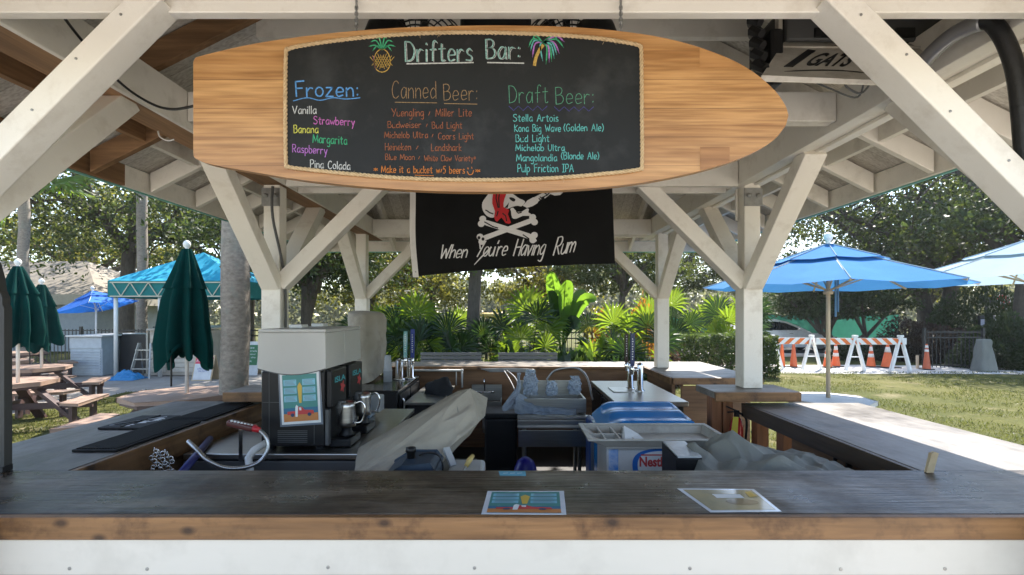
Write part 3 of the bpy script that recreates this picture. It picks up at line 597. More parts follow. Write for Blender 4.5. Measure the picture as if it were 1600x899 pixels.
# ------------------------------------------------------------------ pirate flag
FD = 3.80
fl = thing('pirate_flag', 'black pirate flag with skull, red bandana, crossbones and white script under the crossbeam', 'flag', at(800, 340, FD))
def FP(x, y, o=0):
    u = (x-637)/320; return at(x, y, FD+.018*math.sin(u*9+y*.01)+.012*math.sin(u*21+1)*min(1,(y-240)/150) - o)
FLAGM = M('thin black flag cloth', (.004,.004,.0045), (.007,.007,.007), rough=.75, spec=.2, transl=.30, tcol=(.035,.035,.038))
def fcorner(u, v):
    xt, xb = 645+u*310, 650+u*311; yt, yb = 250-u*4, 432-u*20+6*math.sin(u*3.14*1.0)*-.6; return FP(xt+(xb-xt)*v, yt+(yb-yt)*v)
m = MB(); m.grid(fcorner, 60, 24); m.build('cloth', FLAGM, fl, smooth=True)
m = MB(); m.grid(lambda u, v: FP(637+u*9+v*9*.8+1.5*math.sin(v*7), 250+v*183.5, .004), 2, 24); hd = m.build('header_band', M('white webbing', (.62,.60,.56), rough=.8), fl)
m = MB()
for y in (425, 258): m.lathe(FP(649.5, y, .006), [(.006,0),(.006,-.002),(.003,-.002)], 10, 'y')
m.build('grommet', GALV, hd)
FWH = M('white flag print', (.66,.65,.64), (.6,.59,.58), rough=.8); FRED = M('red flag print', (.50,.018,.022), (.40,.012,.016), rough=.8); FBLK = M('black flag print', (.009,.009,.009), rough=.8)
def zp(L): return [(700+x/5.995, 280+y/5.995) for x, y in L]
def fpoly(mb, L, o, smooth=3): 
    q = zp(L); q = [(p.x, p.y) for p in cr([(a, b, 0) for a, b in q], smooth, True)] if smooth else q; mb.poly([FP(x, y, o) for x, y in q])
m = MB()
fpoly(m, [(430,60),(370,150),(322,220),(325,290),(365,345),(420,362),(470,330),(520,270),(560,278),(600,262),(650,250),(690,255),(722,215),(700,195),(665,180),(610,140),(560,100),(500,60)], .006, 3)
fpoly(m, [(590,300),(582,280),(610,268),(640,300),(690,305),(740,275),(758,285),(752,312),(775,325),(765,345),(700,345),(640,372),(600,362)], .006, 2)
for a, b, w1 in (((330,400),(790,545),34), ((320,560),(790,385),30)):
    a, b = Vector(a), Vector(b); d = (b-a).normalized(); nn = Vector((-d.y, d.x))
    o = .010 if a.y < 450 else .006
    fpoly(m, [tuple(a+nn*20), tuple(a+d*110+nn*w1*.75), tuple(b-d*110+nn*w1*.75), tuple(b+nn*20), tuple(b-nn*20), tuple(b-d*110-nn*w1*.75), tuple(a+d*110-nn*w1*.75), tuple(a-nn*20)], o, 2)
    for e, sg_ in ((a, -1), (b, 1)):
        for s in (-1, 1):
            c = e+d*sg_*12+nn*s*24; fpoly(m, [(c.x+32*math.cos(t), c.y+30*math.sin(t)) for t in [2*math.pi*k/10 for k in range(10)]], o+.001, 2)
for L in ([(700,250),(745,200),(800,170),(850,185),(840,225),(790,255),(740,270)], [(800,175),(940,100),(960,118),(840,215)], [(900,150),(1010,95),(1030,60),(1090,60),(1110,95),(1050,150),(1000,155),(960,140),(905,185)]): fpoly(m, L, .006, 0)
sk = m.build('skull_and_bones', FWH, fl)
m = MB(); fpoly(m, [(440,70),(560,70),(530,180),(520,262),(575,290),(560,330),(590,410),(540,412),(500,360),(460,402),(432,360),(440,300),(415,230),(420,150)], .012, 2); m.build('bandana', FRED, fl)
m = MB(); fpoly(m, [(572,175),(600,172),(632,190),(620,212),(590,200)], .009, 2); fpoly(m, [(530,268),(560,235),(572,215),(560,270)], .009, 0)
for c in ((290,550),(328,562)): fpoly(m, [(c[0]+14*math.cos(t), c[1]+16*math.sin(t)) for t in [2*math.pi*k/8 for k in range(8)]], .013, 2)
for L in ([(350,290),(370,300),(390,315),(425,328)], [(460,90),(450,180),(470,270)], [(490,90),(475,180),(480,270)], [(510,320),(540,345),(550,395)], [(470,300),(455,350)], [(850,180),(870,200)], [(860,165),(890,190)], [(900,125),(925,145)], [(340,400),(420,445),(470,460)], [(640,300),(660,320),(690,310)], [(700,520),(760,560)], [(960,118),(930,150),(870,180)]):
    m.ribbon([FP(x, y, .0135) for x, y in zp(L)], .009)
m.build('print_outline', FBLK, fl)
m = MB()
for t, a, b, y, h in (('When',686,728,404,21),("You're",742,790,401,24),('Having',802,849,400,26),('Rum',864,896,399,28)):
    chalk(m, t, a, b, y, h, .0125, lambda x, yy: FP(x, yy, .006), -.03 if t != 'Rum' else -.15, .30, .2, 1.3, True)
for L in ([(768,386),(752,402),(741,414)],): m.ribbon([FP(x, y, .006) for x, y in L], [.012,.010,.005])
m.build('lettering', FWH, fl)

# ------------------------------------------------------------------ things hung under the roof
for i, (px, py, D, lab) in enumerate(((655, 92, 1.98, 'black wire cage fan above the surfboard sign, the one by the chalk pineapple'), (890, 92, 1.98, 'black wire cage fan above the surfboard sign, the one by the chalk palm tree'))):
    fn = thing('ceiling_fan', lab, 'fan', at(px, py, D), 'fans above the sign'); c = at(px, py, D); m = MB(); RR = .20
    for k in range(9):
        r = RR*(k+1)/9; dz = -.09*math.sqrt(max(0, 1-(r/RR)**2)); m.tube([c+Vector((r*math.cos(t), dz, r*math.sin(t))) for t in [2*math.pi*q/32 for q in range(33)]], .0032, 4, False)
    for k in range(28):
        t = 2*math.pi*k/28; m.tube([c+Vector((r*math.cos(t), -.09*math.sqrt(max(0,1-(r/RR)**2)), r*math.sin(t))) for r in (.03,.08,.13,.17,.2)], .0025, 4, False)
    m.build('cage', IRON, fn)
    m = MB()
    for k in range(3):
        t0 = 2*math.pi*k/3+.4; m.grid(lambda u, v: c+Vector(((.03+.15*v)*math.cos(t0+(u-.5)*1.1), .02+.03*(u-.5), (.03+.15*v)*math.sin(t0+(u-.5)*1.1))), 6, 5)
    m.build('blade', BLACK, fn)
    m = MB(); m.lathe(c, [(.05,.02),(.06,.06),(.06,.14),(.03,.17)], 16, 'y'); m.build('motor', BLACK, fn, smooth=True)
    m = MB(); m.bar(c+Vector((0,.12,0)), c+Vector((0,.12,.42)), .03, .03); m.build('hanger', IRON, fn)
fx = thing('flood_light', 'black hooded light fixture between the fans above the sign', 'light fixture', at(780, 60, 1.98)); c = at(775, 52, 2.0)
m = MB(); m.box(c.x-.14, c.x+.14, 1.95, 2.1, c.z-.06, c.z+.055); m.build('housing', BLACK, fx, bevel=.02); m = MB(); m.bar(c+Vector((0,.1,0)), c+Vector((0,.1,.36)), .03, .03); m.build('hanger', IRON, fx)
for px, lab in ((604, 'black domed speaker tucked behind the sign by the far chain hook of the pineapple side'), (930, 'black domed speaker tucked behind the sign by the chain hook of the palm side')):
    sp = thing('dome_speaker', lab, 'speaker', at(px, 60, 1.9), 'domed speakers behind the sign'); c = at(px, 62, 1.9)
    m = MB(); m.lathe(c+Vector((0,0,-.05)), [(.085,0),(.085,.06),(.07,.1),(.04,.125),(.01,.132)], 20); m.build('dome', BLACK, sp, smooth=True); m = MB(); m.bar(c+Vector((0,.02,.05)), c+Vector((0,.02,.5)), .03, .03); m.build('hanger', IRON, sp)
# overhead heater with pressed steel face
hx = thing('overhead_heater', 'black overhead appliance with pale stencilled steel underplate bolted under the roof', 'heater', at(1330, 80, 2.05))
A, B, C, Dd = at(1190,119,1.92), at(1400,126,1.92), at(1480,70,2.2), at(1226,66,2.2)
nrm = (B-A).cross(Dd-A).normalized()
if nrm.y > 0: nrm = -nrm
PLATE = M('pale pressed steel', (.60,.57,.51), (.50,.47,.42), rough=.4, metal=.3, scale=12, dirt=(.4,.36,.3), dscale=8)
m = MB(); m.slab([A,B,C,Dd], [p-nrm*.02 for p in (A,B,C,Dd)]); pl_ = m.build('underplate', PLATE, hx, bevel=.003)
def HP(u, v, o=.001): return (A.lerp(B, u)).lerp(Dd.lerp(C, u), v)+nrm*o
m = MB()
m.slab([HP(u, v, .004) for u, v in ((.11,.25),(.175,.25),(.235,.72),(.18,.75))], [HP(u, v, .0005) for u, v in ((.11,.25),(.175,.25),(.235,.72),(.18,.75))])
for ya, yb, x0, x1 in ((.86,.80,.28,.72), (.12,.1,.14,.80)):
    m.ribbon([HP(x0+(x1-x0)*k/8, ya+(.08 if ya > .5 else .07)*math.sin(k/8*3.1), .002) for k in range(9)], [.004]+[.012]*7+[.003], nrm)
m.build('cutout', BLACK, pl_)
u_ = (HP(1,.3)-HP(0,.3)); v_ = (HP(.36,1)-HP(.33,0))
text_part('lettering', 'GATS', HP(.24,.28,.003), u_, v_, u_.length*.31, v_.length*.38, BLACK, pl_, shear=.25, bold=.03)
# rounded black tub with a pale frame
m = MB(); a0, a1 = at(1222,70,2.22), at(1478,20,2.22); m.box(a0.x, a1.x, 2.2, 2.55, a0.z, a1.z+.04); m.build('housing', BLACK, hx, bevel=.03, seg=3)
for xa, xb in ((1226,1342),(1352,1474)):
    p, q = at(xa, 66, 2.19), at(xb, 16, 2.19); m = MB(); m.box(p.x, q.x, 2.175, 2.199, p.z, q.z); m.build('tub_face', DGREY, hx, bevel=.01); m = MB(); m.box(p.x+.12, p.x+.2, 2.165, 2.174, p.z+.01, p.z+.05); m.build('latch', BLACK, hx)
p, q = at(1214, 73, 2.16), at(1480, 73, 2.16); m = MB(); m.box(p.x, q.x, 2.15, 2.22, p.z-.012, p.z-.002); m.box(p.x-.004, p.x+.014, 2.14, 2.17, p.z, p.z+.16); m.build('frame', PLATE, hx, bevel=.002)
for k in range(5):
    p = at(1196-2*k, 104-18*k, 1.98+.03*k); m = MB(); m.tube([p+Vector((.0,0,-.01)), p+Vector((-.02,.03,.02)), p+Vector((.015,.1,.045)), p+Vector((.1,.2,.05))], [.02,.024,.022,.02], 7); m.build('louvre', BLACK, hx)
m = MB(); m.box(at(1204,0,2.1).x, at(1226,0,2.1).x, 2.1, 2.3, at(0,112,2.0).z, at(0,20,2.0).z); m.build('end_cover', BLACK, hx, bevel=.015)
m = MB(); m.bar(at(1300,40,2.4), at(1300,-10,2.4), .05, .05); m.bar(at(1440,40,2.4), at(1440,-10,2.4), .05, .05); m.build('hanger', IRON, hx)
m = MB(); m.tube(cr([at(1262,123,1.95), at(1300,140,2.1), at(1340,152,2.15), at(1352,118,2.1), at(1356,105,2.0)], 6), .004, 6); m.tube(cr([at(1318,118,1.98), at(1322,135,2.0), at(1345,146,2.02), at(1362,128,2.0)],6), .004, 6); m.build('wire', DGREY, hx)
m = MB(); m.tube(cr([at(1530,34,1.80), at(1552,38,1.77), at(1574,72,1.74), at(1590,130,1.73), at(1601,250,1.73), at(1606,330,1.73)], 8), .027, 12); tag(m.build('black_hose', M('ribbed black hose', (.014,.014,.015), rough=.4, scale=60, bump=.3), smooth=True), 'thick black flexible hose curving down beside the front post', 'hose')
m = MB(); m.tube(cr([at(1418,130,2.12), at(1448,92,2.02), at(1485,58,1.90), at(1518,40,1.82), at(1534,35,1.79)], 8), .030, 12); tag(m.build('grey_duct', M('grey duct', (.32,.32,.33), rough=.3, metal=.4), smooth=True), 'grey plastic duct running from the overhead appliance to the black hose', 'duct')
m = MB(); m.tube(cr([at(86,8,1.75), at(125,60,1.95), at(185,127,2.1), at(232,160,2.12), at(270,171,2.1), at(315,163,1.95)], 8), .0055, 7); tag(m.build('black_cable', BLACK, smooth=True), 'thin black cable sagging along the side beam towards the sign', 'cable')
m = MB(); m.tube(cr([at(247,205,2.6), at(250,214,2.6), at(262,220,2.6), at(272,218,2.6)], 6), .004, 6); tag(m.build('white_wire', PVC, smooth=True), 'short loop of white wire hanging from the brown beam', 'wire')

# ------------------------------------------------------------------ inside the bar
def wrinkled(rings, nu, nv, amp, seed, fr=6.0, closed=True):
    """loft closed rings (lists of points) with cloth wrinkles"""
    RR = [cr(r, max(1, nu//len(r)), True) for r in rings]; n = len(RR[0]); cols = [cr([r[k] for r in RR], nv) for k in range(n)]
    mb = MB(); rows = len(cols[0]); V = []
    for j in range(rows):
        c = sum((cols[k][j] for k in range(n)), Vector((0,0,0)))/n
        for k in range(n):
            p = cols[k][j]; o = (p-c); o.normalize()
            V.append(p+o*(amp*(nz(p+Vector((seed,0,0)), fr)+.6*nz(p+Vector((0,seed,0)), fr*2.3))))
    F_ = [(j*n+k, j*n+(k+1) % n, (j+1)*n+(k+1) % n, (j+1)*n+k) for j in range(rows-1) for k in range(n)]
    F_ += [tuple((rows-1)*n+k for k in range(n))]
    return mb.add(V, F_)
m = MB(); m.box(-1.2, 1.76, 2.22, 2.95, .77, .80); m.build('under_shelf', PLY, bc)
for x in (-1.1, .3, 1.6):
    m = MB(); m.box(x-.04, x+.04, 2.84, 2.92, .004, .768); m.build('shelf_leg', PLY, bc)

# steel counter with drawers
wk = thing('steel_counter', 'low stainless work counter carrying the frozen drink machines', 'counter', (-1.4, 3.4, 0))
m = MB(); m.box(-1.90, -.83, 2.88, 4.25, .915, .95); m.build('counter_top', STEELX, wk, bevel=.006)
m = MB(); m.box(-1.88, -.86, 2.93, 4.2, .2, .912); m.build('cabinet', BLACK, wk)
m = MB(); m.box(-1.9, -.83, 2.885, 2.925, .80, .905); m.build('drawer_front', DGREY, wk, bevel=.004)
for x in (-1.85, -.9):
    m = MB(); m.box(x-.02, x+.02, 2.95, 2.99, .004, .2); m.box(x-.02, x+.02, 4.1, 4.14, .004, .2); m.build('leg', STEEL, wk)
C_TEALT = M('teal lettering', (.06,.38,.42), rough=.6); C_RED = M('red print', (.50,.05,.05), rough=.6); C_WBOX = M('printed white', (.70,.72,.72), rough=.5); C_NAVY = M('navy print', (.02,.05,.12), rough=.5)
C_OR = M('orange print', (.50,.20,.06), rough=.5); C_TL = M('teal print', (.06,.24,.22), rough=.5); C_SKY = M('sky blue print', (.22,.50,.62), rough=.5); C_YP = M('yellow print', (.62,.42,.07), rough=.5); C_GT = M('grey print', (.20,.24,.27), rough=.5); C_MAR = M('marine print', (.03,.14,.25), rough=.5)
LAM = M('glossy laminate margin', (.62,.66,.72), rough=.12)
def menu_art(Pm, parent, laminated=True, margin=.05, stain=None):
    """retro drinks menu: Pm(u,v,layer) maps the unit sheet to the world"""
    def rect(mb, a, b, c, d, l): mb.poly([Pm(a,b,l), Pm(c,b,l), Pm(c,d,l), Pm(a,d,l)])
    pic = MB(); rect(pic, .06,.05,.94,.95,1); p = pic.build('picture', stain or C_TL, parent)
    mb = MB(); rect(mb, .06,.05,.94,.20,2); mb.build('sand_print', C_OR, p)
    mb = MB(); rect(mb, .06,.201,.94,.31,2); mb.build('sea_print', C_MAR, p)
    mb = MB(); mb.poly([Pm(.47,.40,2), Pm(.53,.40,2), Pm(.56,.72,2), Pm(.5,.8,2), Pm(.44,.72,2)]); mb.build('surfboard_print', C_YP, p)
    mb = MB(); tx = MB()
    for r_ in range(3):
        for x0, x1 in ((.09,.42),(.57,.90)):
            y0 = .43+r_*.155; rect(mb, x0, y0, x1, y0+.115, 2)
            for q in range(4): tx.poly([Pm(x0+.03+.01*(q % 2),y0+.018+q*.024,3), Pm(x1-.03-.02*(q % 3),y0+.018+q*.024,3), Pm(x1-.03-.02*(q % 3),y0+.027+q*.024,3), Pm(x0+.03+.01*(q % 2),y0+.027+q*.024,3)])
    mb.build('text_box', C_SKY, p); tx.build('small_print', C_GT, p)
    mb = MB(); mb.poly([Pm(u, v, 3) for u, v in ((.16,.18),(.16,.245),(.37,.25),(.40,.33),(.53,.33),(.60,.265),(.82,.25),(.84,.18))]); mb.build('truck_print', C_RED, p)
    for cx in (.29,.72): mb = MB(); mb.poly([Pm(cx+.05*math.cos(t), .175+.035*math.sin(t), 4) for t in [2*math.pi*k/12 for k in range(12)]]); mb.build('wheel_print', C_NAVY, p)
    mb = MB(); mb.poly([Pm(u, v, 4) for u, v in ((.36,.14),(.42,.14),(.44,.34),(.40,.37),(.37,.33))]); mb.poly([Pm(u, v, 4) for u, v in ((.47,.26),(.52,.26),(.52,.315),(.46,.315))]); mb.build('white_board_print', C_WBOX, p)
for i, (y0, lab) in enumerate(((2.94, 'nearer black frozen drink machine with milky hopper and a menu taped to its side'), (3.28, 'frozen drink machine behind the one with the menu taped on, mostly hidden'))):
    y1 = y0+.31; x0, x1 = -1.48, -1.105; fm = thing('frozen_drink_machine', lab, 'drink machine', (-1.3, y0+.15, .95), 'frozen drink machines on the steel counter')
    m = MB(); m.box(x0, x1, y0, y1, .975, 1.42); m.build('body', BLACK, fm, bevel=.012)
    for xx in (x0+.04, x1-.04):
        m = MB(); m.box(xx-.02, xx+.02, y0+.03, y0+.07, .951, .975); m.box(xx-.02, xx+.02, y1-.07, y1-.03, .951, .975); m.build('foot', RUBBER, fm)
    m = MB()
    for xx in (x0+.05, x1-.06): m.box(xx-.0012, xx+.0012, y0-.0012, y0+.001, .99, 1.41)
    for k in range(7): m.box(x0+.10, x1-.10, y0-.0015, y0+.001, 1.0+k*.011, 1.004+k*.011)
    m.box(x0+.01, x1-.01, y0-.0012, y0+.001, 1.235, 1.2375); m.build('panel_seam', DGREY, fm)
    m = MB(); n = 14                                          # hopper with sagging lower lip
    fr = [(x0-.012, 1.435)]+[(x0-.012+(x1-x0+.024)*k/n, 1.435-.035*math.sin(math.pi*k/n)) for k in range(1, n)]+[(x1+.012, 1.435),(x1+.008,1.645),(x0-.008,1.645)]
    m.prism(fr, 'y', y0-.012, y1+.012); hp = m.build('hopper', HOPPER, fm, bevel=.012, seg=3)
    m = MB(); m.ribbon([(x, y0-.0135, z) for x, z in fr[:n+1]], .006); m.build('seam', DGREY, hp)
    m = MB(); m.box(x0-.012, x1+.012, y0-.012, y1+.012, 1.647, 1.668); m.build('lid', HOPPER, fm, bevel=.008, seg=3)
    m = MB(); m.box(x0+.12, x0+.2, y0+.1, y0+.2, 1.669, 1.692); m.build('lid_handle', PVC, fm, bevel=.006)
    m = MB(); m.box(x1+.001, x1+.035, y0+.02, y1-.02, 1.20, 1.42); fp = m.build('front_panel', BLACK, fm, bevel=.008)
    text_part('lettering', 'ISLA', (x1+.0365, y0+.07, 1.34), (0,1,0), (0,0,1), .19, .035, C_TEALT, fp, bold=.02)
    m = MB(); m.poly([(x1+.0365, y0+.21+.035*math.cos(t)*(1+.35*math.cos(5*t)), 1.30+.030*math.sin(t)*(1+.35*math.cos(5*t))) for t in [2*math.pi*k/25 for k in range(25)]]); m.build('flower_print', C_RED, fp)
    m = MB(); m.lathe((x1+.045, y0+.15, 1.13), [(.03,.09),(.035,.05),(.02,.0)], 14); m.bar((x1+.07,y0+.15,1.2),(x1+.10,y0+.15,1.15),.02,.02); m.build('tap', DGREY, fm)
    m = MB(); m.box(x1+.001, x1+.02, y0+.01, y0+.05, .98, 1.19); m.build('control_strip', DGREY, fm)
    m = MB(); m.box(x1+.0, x1+.13, y0+.07, y1-.03, .953, 1.0); m.build('drip_tray', BLACK, fm, bevel=.008)
    pt = thing('metal_pitcher', ('steel pitcher on the drip tray of the nearer frozen drink machine', 'steel pitcher on the drip tray of the farther frozen drink machine')[i], 'pitcher', (x1+.07, y0+.17, 1.0), 'steel pitchers under the drink taps')
    c = Vector((x1+.075, y0+.17, 1.06)); m = MB(); m.lathe(c-Vector((0,0,.058)), [(.045,0),(.048,.01),(.03,.03),(.03,.055)], 18); m.build('stand', BLACK, pt, smooth=True)
    m = MB(); m.lathe(c, [(.055,0),(.056,.03),(.050,.12),(.053,.15),(.050,.15),(.047,.12)], 22); m.build('body', STEEL, pt, smooth=True)
    m = MB(); m.tube(cr([c+Vector((.05,0,.14)), c+Vector((.095,0,.15)), c+Vector((.115,0,.10)), c+Vector((.095,0,.03)), c+Vector((.052,0,.02))], 5), .006, 8); m.build('handle', CHROME, pt, smooth=True)
ps = thing('menu_poster', 'laminated drinks menu with red truck picture taped to the frozen drink machine', 'menu', at(470, 622, 2.93)); TLp, BRp = at(438,581,2.932), at(501,664,2.932)
TLp, TRp, BLp = at(437,583,2.935), at(498,579,2.935), at(441,664,2.935)
Pm = lambda u, v, l: BLp+(BLp-BLp)*0+(TRp-TLp)*u+(TLp-BLp)*v+Vector((0,-.0022-.0012*l,0))
m = MB(); m.slab([Pm(-.05,-.04,-.6), Pm(1.05,-.04,-.6), Pm(1.04,1.03,-.6), Pm(-.04,1.03,-.6)], [p+Vector((0,.001,0)) for p in (Pm(-.05,-.04,-.6), Pm(1.05,-.04,-.6), Pm(1.04,1.03,-.6), Pm(-.04,1.03,-.6))]); m.build('plastic_sleeve', M('plastic sleeve', (.16,.19,.23), rough=.15), ps)
m = MB(); m.poly([Pm(0,0,0), Pm(1,0,0), Pm(1,1,0), Pm(0,1,0)]); m.build('paper', C_WBOX, ps); menu_art(Pm, ps)
# napkin holder, left beer cooler, taps, cups
nh = thing('napkin_dispenser', 'blue grey dispenser with clear plastic flap behind the frozen drink machines', 'dispenser', at(578, 640, 3.85))
a, b = at(566,618,3.85), at(589,650,3.85); m = MB(); m.box(a.x, b.x-.05, 3.82, 3.98, .951, a.z); m.build('body', M('blue grey plastic', (.12,.18,.25), rough=.4), nh, bevel=.01); m = MB(); m.box(b.x-.048, b.x+.03, 3.81, 3.96, 1.0, a.z-.005); m.build('flap', M('clear grey plastic', (.5,.52,.53), rough=.2, transl=.3), nh, bevel=.012)
kg = thing('beer_cooler', 'black draught beer cooler with glossy top under the tap with blue handle', 'beer cooler', (-1.45, 5.6, 0), 'draught beer coolers')
m = MB(); m.box(-1.70, -1.165, 5.05, 6.25, .02, .955); m.build('cabinet', BLACK, kg, bevel=.01); m = MB(); m.box(-1.72, -1.15, 5.03, 6.27, .957, .982); m.build('top', M('polished black top', (.03,.03,.03), rough=.12), kg, bevel=.006)
m = MB(); m.box(-1.163, -1.145, 5.12, 5.62, .1, .93); m.box(-1.163, -1.145, 5.66, 6.2, .1, .93); d_ = m.build('door', BLACK, kg, bevel=.006); m = MB(); m.tube([(-1.13,5.16,.66),(-1.115,5.16,.68),(-1.115,5.16,.86),(-1.13,5.16,.88)], .01, 8); m.build('handle', STEEL, d_)
kr = thing('beer_cooler', 'black draught beer cooler with steel top and two slim chrome tap columns', 'beer cooler', (1.2, 5, 0), 'draught beer coolers')
m = MB(); m.box(.93, 1.53, 4.44, 5.75, .02, .935); m.build('cabinet', BLACK, kr, bevel=.01); m = MB(); m.box(.91, 1.56, 4.40, 5.78, .937, .98); m.build('top', STEELX, kr, bevel=.006)
m = MB(); m.box(.912, .928, 4.5, 5.05, .1, .92); m.box(.912, .928, 5.1, 5.7, .1, .92); m.build('door', BLACK, kr, bevel=.005)
m = MB(); m.box(1.0, 1.2, 4.9, 5.2, .981, .992); m.build('drip_tray', STEEL, kr, bevel=.003)
def taps(name, lab, cols, handles, z0, zt, group):
    t = thing(name, lab, 'beer tap', (cols[0][0], cols[0][1], z0), group)
    for x, y, r in cols:
        m = MB(); m.lathe((x,y,z0), [(r*1.6,0),(r*1.6,.012),(r,.02),(r,zt-z0-.02),(r*.8,zt-z0),(.004,zt-z0+.01)], 18); m.build('column', CHROME, t, smooth=True)
    for x, y, c0, zz, hh, mt, wdt in handles:
        m = MB(); m.tube([(c0[0], c0[1], zz), (x, y, zz)], .014, 10); m.tube([(x, y, zz+.02), (x, y-.01, zz-.05)], .012, 10); m.lathe((x, y, zz), [(.018,-.02),(.02,0),(.018,.02),(.01,.04)], 10); f = m.build('faucet', CHROME, t, smooth=True)
        m = MB(); m.slab([(x-wdt*.35, y-.012, zz+.04),(x+wdt*.35, y-.012, zz+.04),(x+wdt*.5, y-.012, zz+hh*.75),(x+wdt*.4, y-.012, zz+hh),(x-wdt*.4, y-.012, zz+hh),(x-wdt*.5, y-.012, zz+hh*.75)], [(x-wdt*.35, y+.012, zz+.04),(x+wdt*.35, y+.012, zz+.04),(x+wdt*.5, y+.012, zz+hh*.75),(x+wdt*.4, y+.012, zz+hh),(x-wdt*.4, y+.012, zz+hh),(x-wdt*.5, y+.012, zz+hh*.75)])
        h_ = m.build('tap_handle', mt, t, bevel=.005)
        m = MB()
        for q in range(9): m.box(x-wdt*.16, x+wdt*.16*(1 if q % 2 else .4), y-.0145, y-.0125, zz+.1+q*.025, zz+.112+q*.025)
        m.build('vertical_print', C_WBOX, h_)
HBL = M('blue tap handle', (.02,.05,.30), rough=.3); HTE = M('teal and white tap handle', (.35,.5,.5), (.05,.28,.27), rough=.3, scale=12); HDK = M('dark tap handle', (.06,.035,.03), rough=.3); HNV = M('navy tap handle', (.015,.035,.13), rough=.3)
Dt = 5.95; xa, xb = gx(627,Dt), gx(636,Dt)
taps('beer_tap', 'thick chrome tap tower with teal and blue handles beside the stacked plastic cups', [(gx(624,5.85), 5.85, .045), (gx(641,Dt), Dt, .04)], [(gx(635,5.85), 5.8, (gx(624,5.85),5.85), 1.21, .34, HTE, .045), (gx(646,Dt), 5.9, (gx(641,Dt),Dt), 1.2, .37, HBL, .05)], .983, 1.22, 'beer taps on the coolers')
taps('beer_tap', 'slim chrome tap columns with dark and navy handles on the steel topped cooler', [(gx(985,5.15), 5.15, .03), (gx(1000,5.0), 5.0, .03)], [(gx(976,5.2), 5.12, (gx(985,5.15),5.15), 1.22, .33, HDK, .035), (gx(987,5.0), 4.97, (gx(1000,5.0),5.0), 1.2, .36, HNV, .045)], .98, 1.26, 'beer taps on the coolers')
cp = thing('cup_stack', 'stack of clear plastic cups standing on the black beer cooler', 'cups', (gx(606,5.7), 5.7, .983)); m = MB(); c = Vector((gx(606,5.7), 5.7, .983))
pr = [(.035,0)]
for k in range(9): pr += [(.048-.0004*k, .10+.012*k), (.052-.0004*k, .104+.012*k)]
m.lathe(c, [(.05,0),(.048,.12),(.052,.125)]+[(.044+.004*(k % 2)-.0008*k, .13+.012*k) for k in range(12)]+[(.032,.30)], 20); m.build('cups', M('clear plastic cups', (.62,.65,.68), rough=.25, transl=.5), cp, smooth=True)
# cloth covered things
cv = thing('canvas_cover', 'large tan canvas cover draped over a tilted machine behind the front counter', 'canvas cover', (-.5, 2.8, .8))
def panel(a, b, c, d, amp, seed, nu=40, nv=26, sag=0):
    A_, B_, C_, D_ = at(*a), at(*b), at(*c), at(*d); n_ = (B_-A_).cross(D_-A_).normalized()
    if n_.y > 0: n_ = -n_
    def f(u, v):
        p = A_.lerp(B_, u).lerp(D_.lerp(C_, u), v); e = min(1, 12*min(u, 1-u, v, 1-v)); w1 = nz((u*1.6+seed, v*3, 1)); w2 = .3-.8*max(0, 1-abs(nz((u*1.5-v*1.6, v*1.7+u*1.1, seed)))*2.6)**2
        return p+n_*(e*(amp*w1+amp*1.3*(.3-w2)+.10*amp*nz((u*9, v*9, seed)))-sag*math.sin(math.pi*u)*math.sin(math.pi*v))
    return f
m = MB()
m.grid(panel((553,748,2.42),(735,607,3.02),(748,660,2.84),(640,752,2.42), .014, 1), 60, 36)
m.grid(panel((735,607,3.02),(762,622,3.25),(758,650,3.2),(748,660,2.84), .008, 2), 10, 14)
m.grid(panel((553,748,2.42),(560,700,2.95),(715,611,3.3),(735,607,3.02), .014, 3), 50, 14)
m.grid(panel((640,752,2.42),(748,660,2.84),(737,676,2.98),(655,760,2.6), .008, 4), 40, 10)
m.grid(panel((560,700,2.95),(553,748,2.42),(556,760,2.7),(562,745,3.0), .006, 5), 12, 12)
m.build('canvas', CANVAS, cv, smooth=True)
m = MB(); m.tube(cr([at(712,627,2.93), at(716,650,2.84), at(709,676,2.75), at(700,705,2.63)], 6), .0022, 5); m.build('seam', CANVAS2, cv)
m = MB(); m.box(-.62, -.2, 2.5, 2.85, .801, .93); m.build('machine_body', DGREY, cv)
bmch = thing('blue_grey_box', 'rounded blue grey plastic box with black cap lying against the canvas cover', 'box', at(645, 730, 2.44)); a, b = at(606,712,2.42), at(688,745,2.42)
m = MB(); m.prism([(a.x,.801),(b.x,.801),(b.x,a.z-.03),(b.x-.03,a.z+.0),(a.x+.10,a.z),(a.x+.02,a.z-.05),(a.x,a.z-.09)], 'y', 2.27, 2.5); m.build('shell', M('slate blue plastic', (.028,.045,.07), rough=.5, spec=.3), bmch, bevel=.015, seg=3)
m = MB(); c = at(642,705,2.38); m.lathe((c.x,c.y,a.z), [(.02,0),(.02,.03),(.026,.03),(.024,.05),(.006,.055)], 14); m.build('cap', BLACK, bmch, smooth=True)
m = MB(); m.tube(cr([at(655,712,2.38), at(668,708,2.36), at(685,712,2.34), at(692,728,2.34), at(690,742,2.34)], 5), .004, 6); m.build('cable', BLACK, bmch)
sk_ = thing('grey_tool_tray', 'pale grey plastic tray with a bent strut and yellow handled tool lying on it', 'tray', at(725, 730, 2.5)); a, b = at(700,728,2.5), at(756,745,2.5)
m = MB(); m.box(a.x, b.x, 2.42, 2.66, .86, .985); m.build('tray', M('pale grey plastic', (.42,.43,.43), rough=.4), sk_, bevel=.02, seg=3); m = MB(); m.bar(at(697,700,2.55), at(708,728,2.5), .035, .015); m.build('strut', M('pale grey plastic', (.42,.43,.43)), sk_)
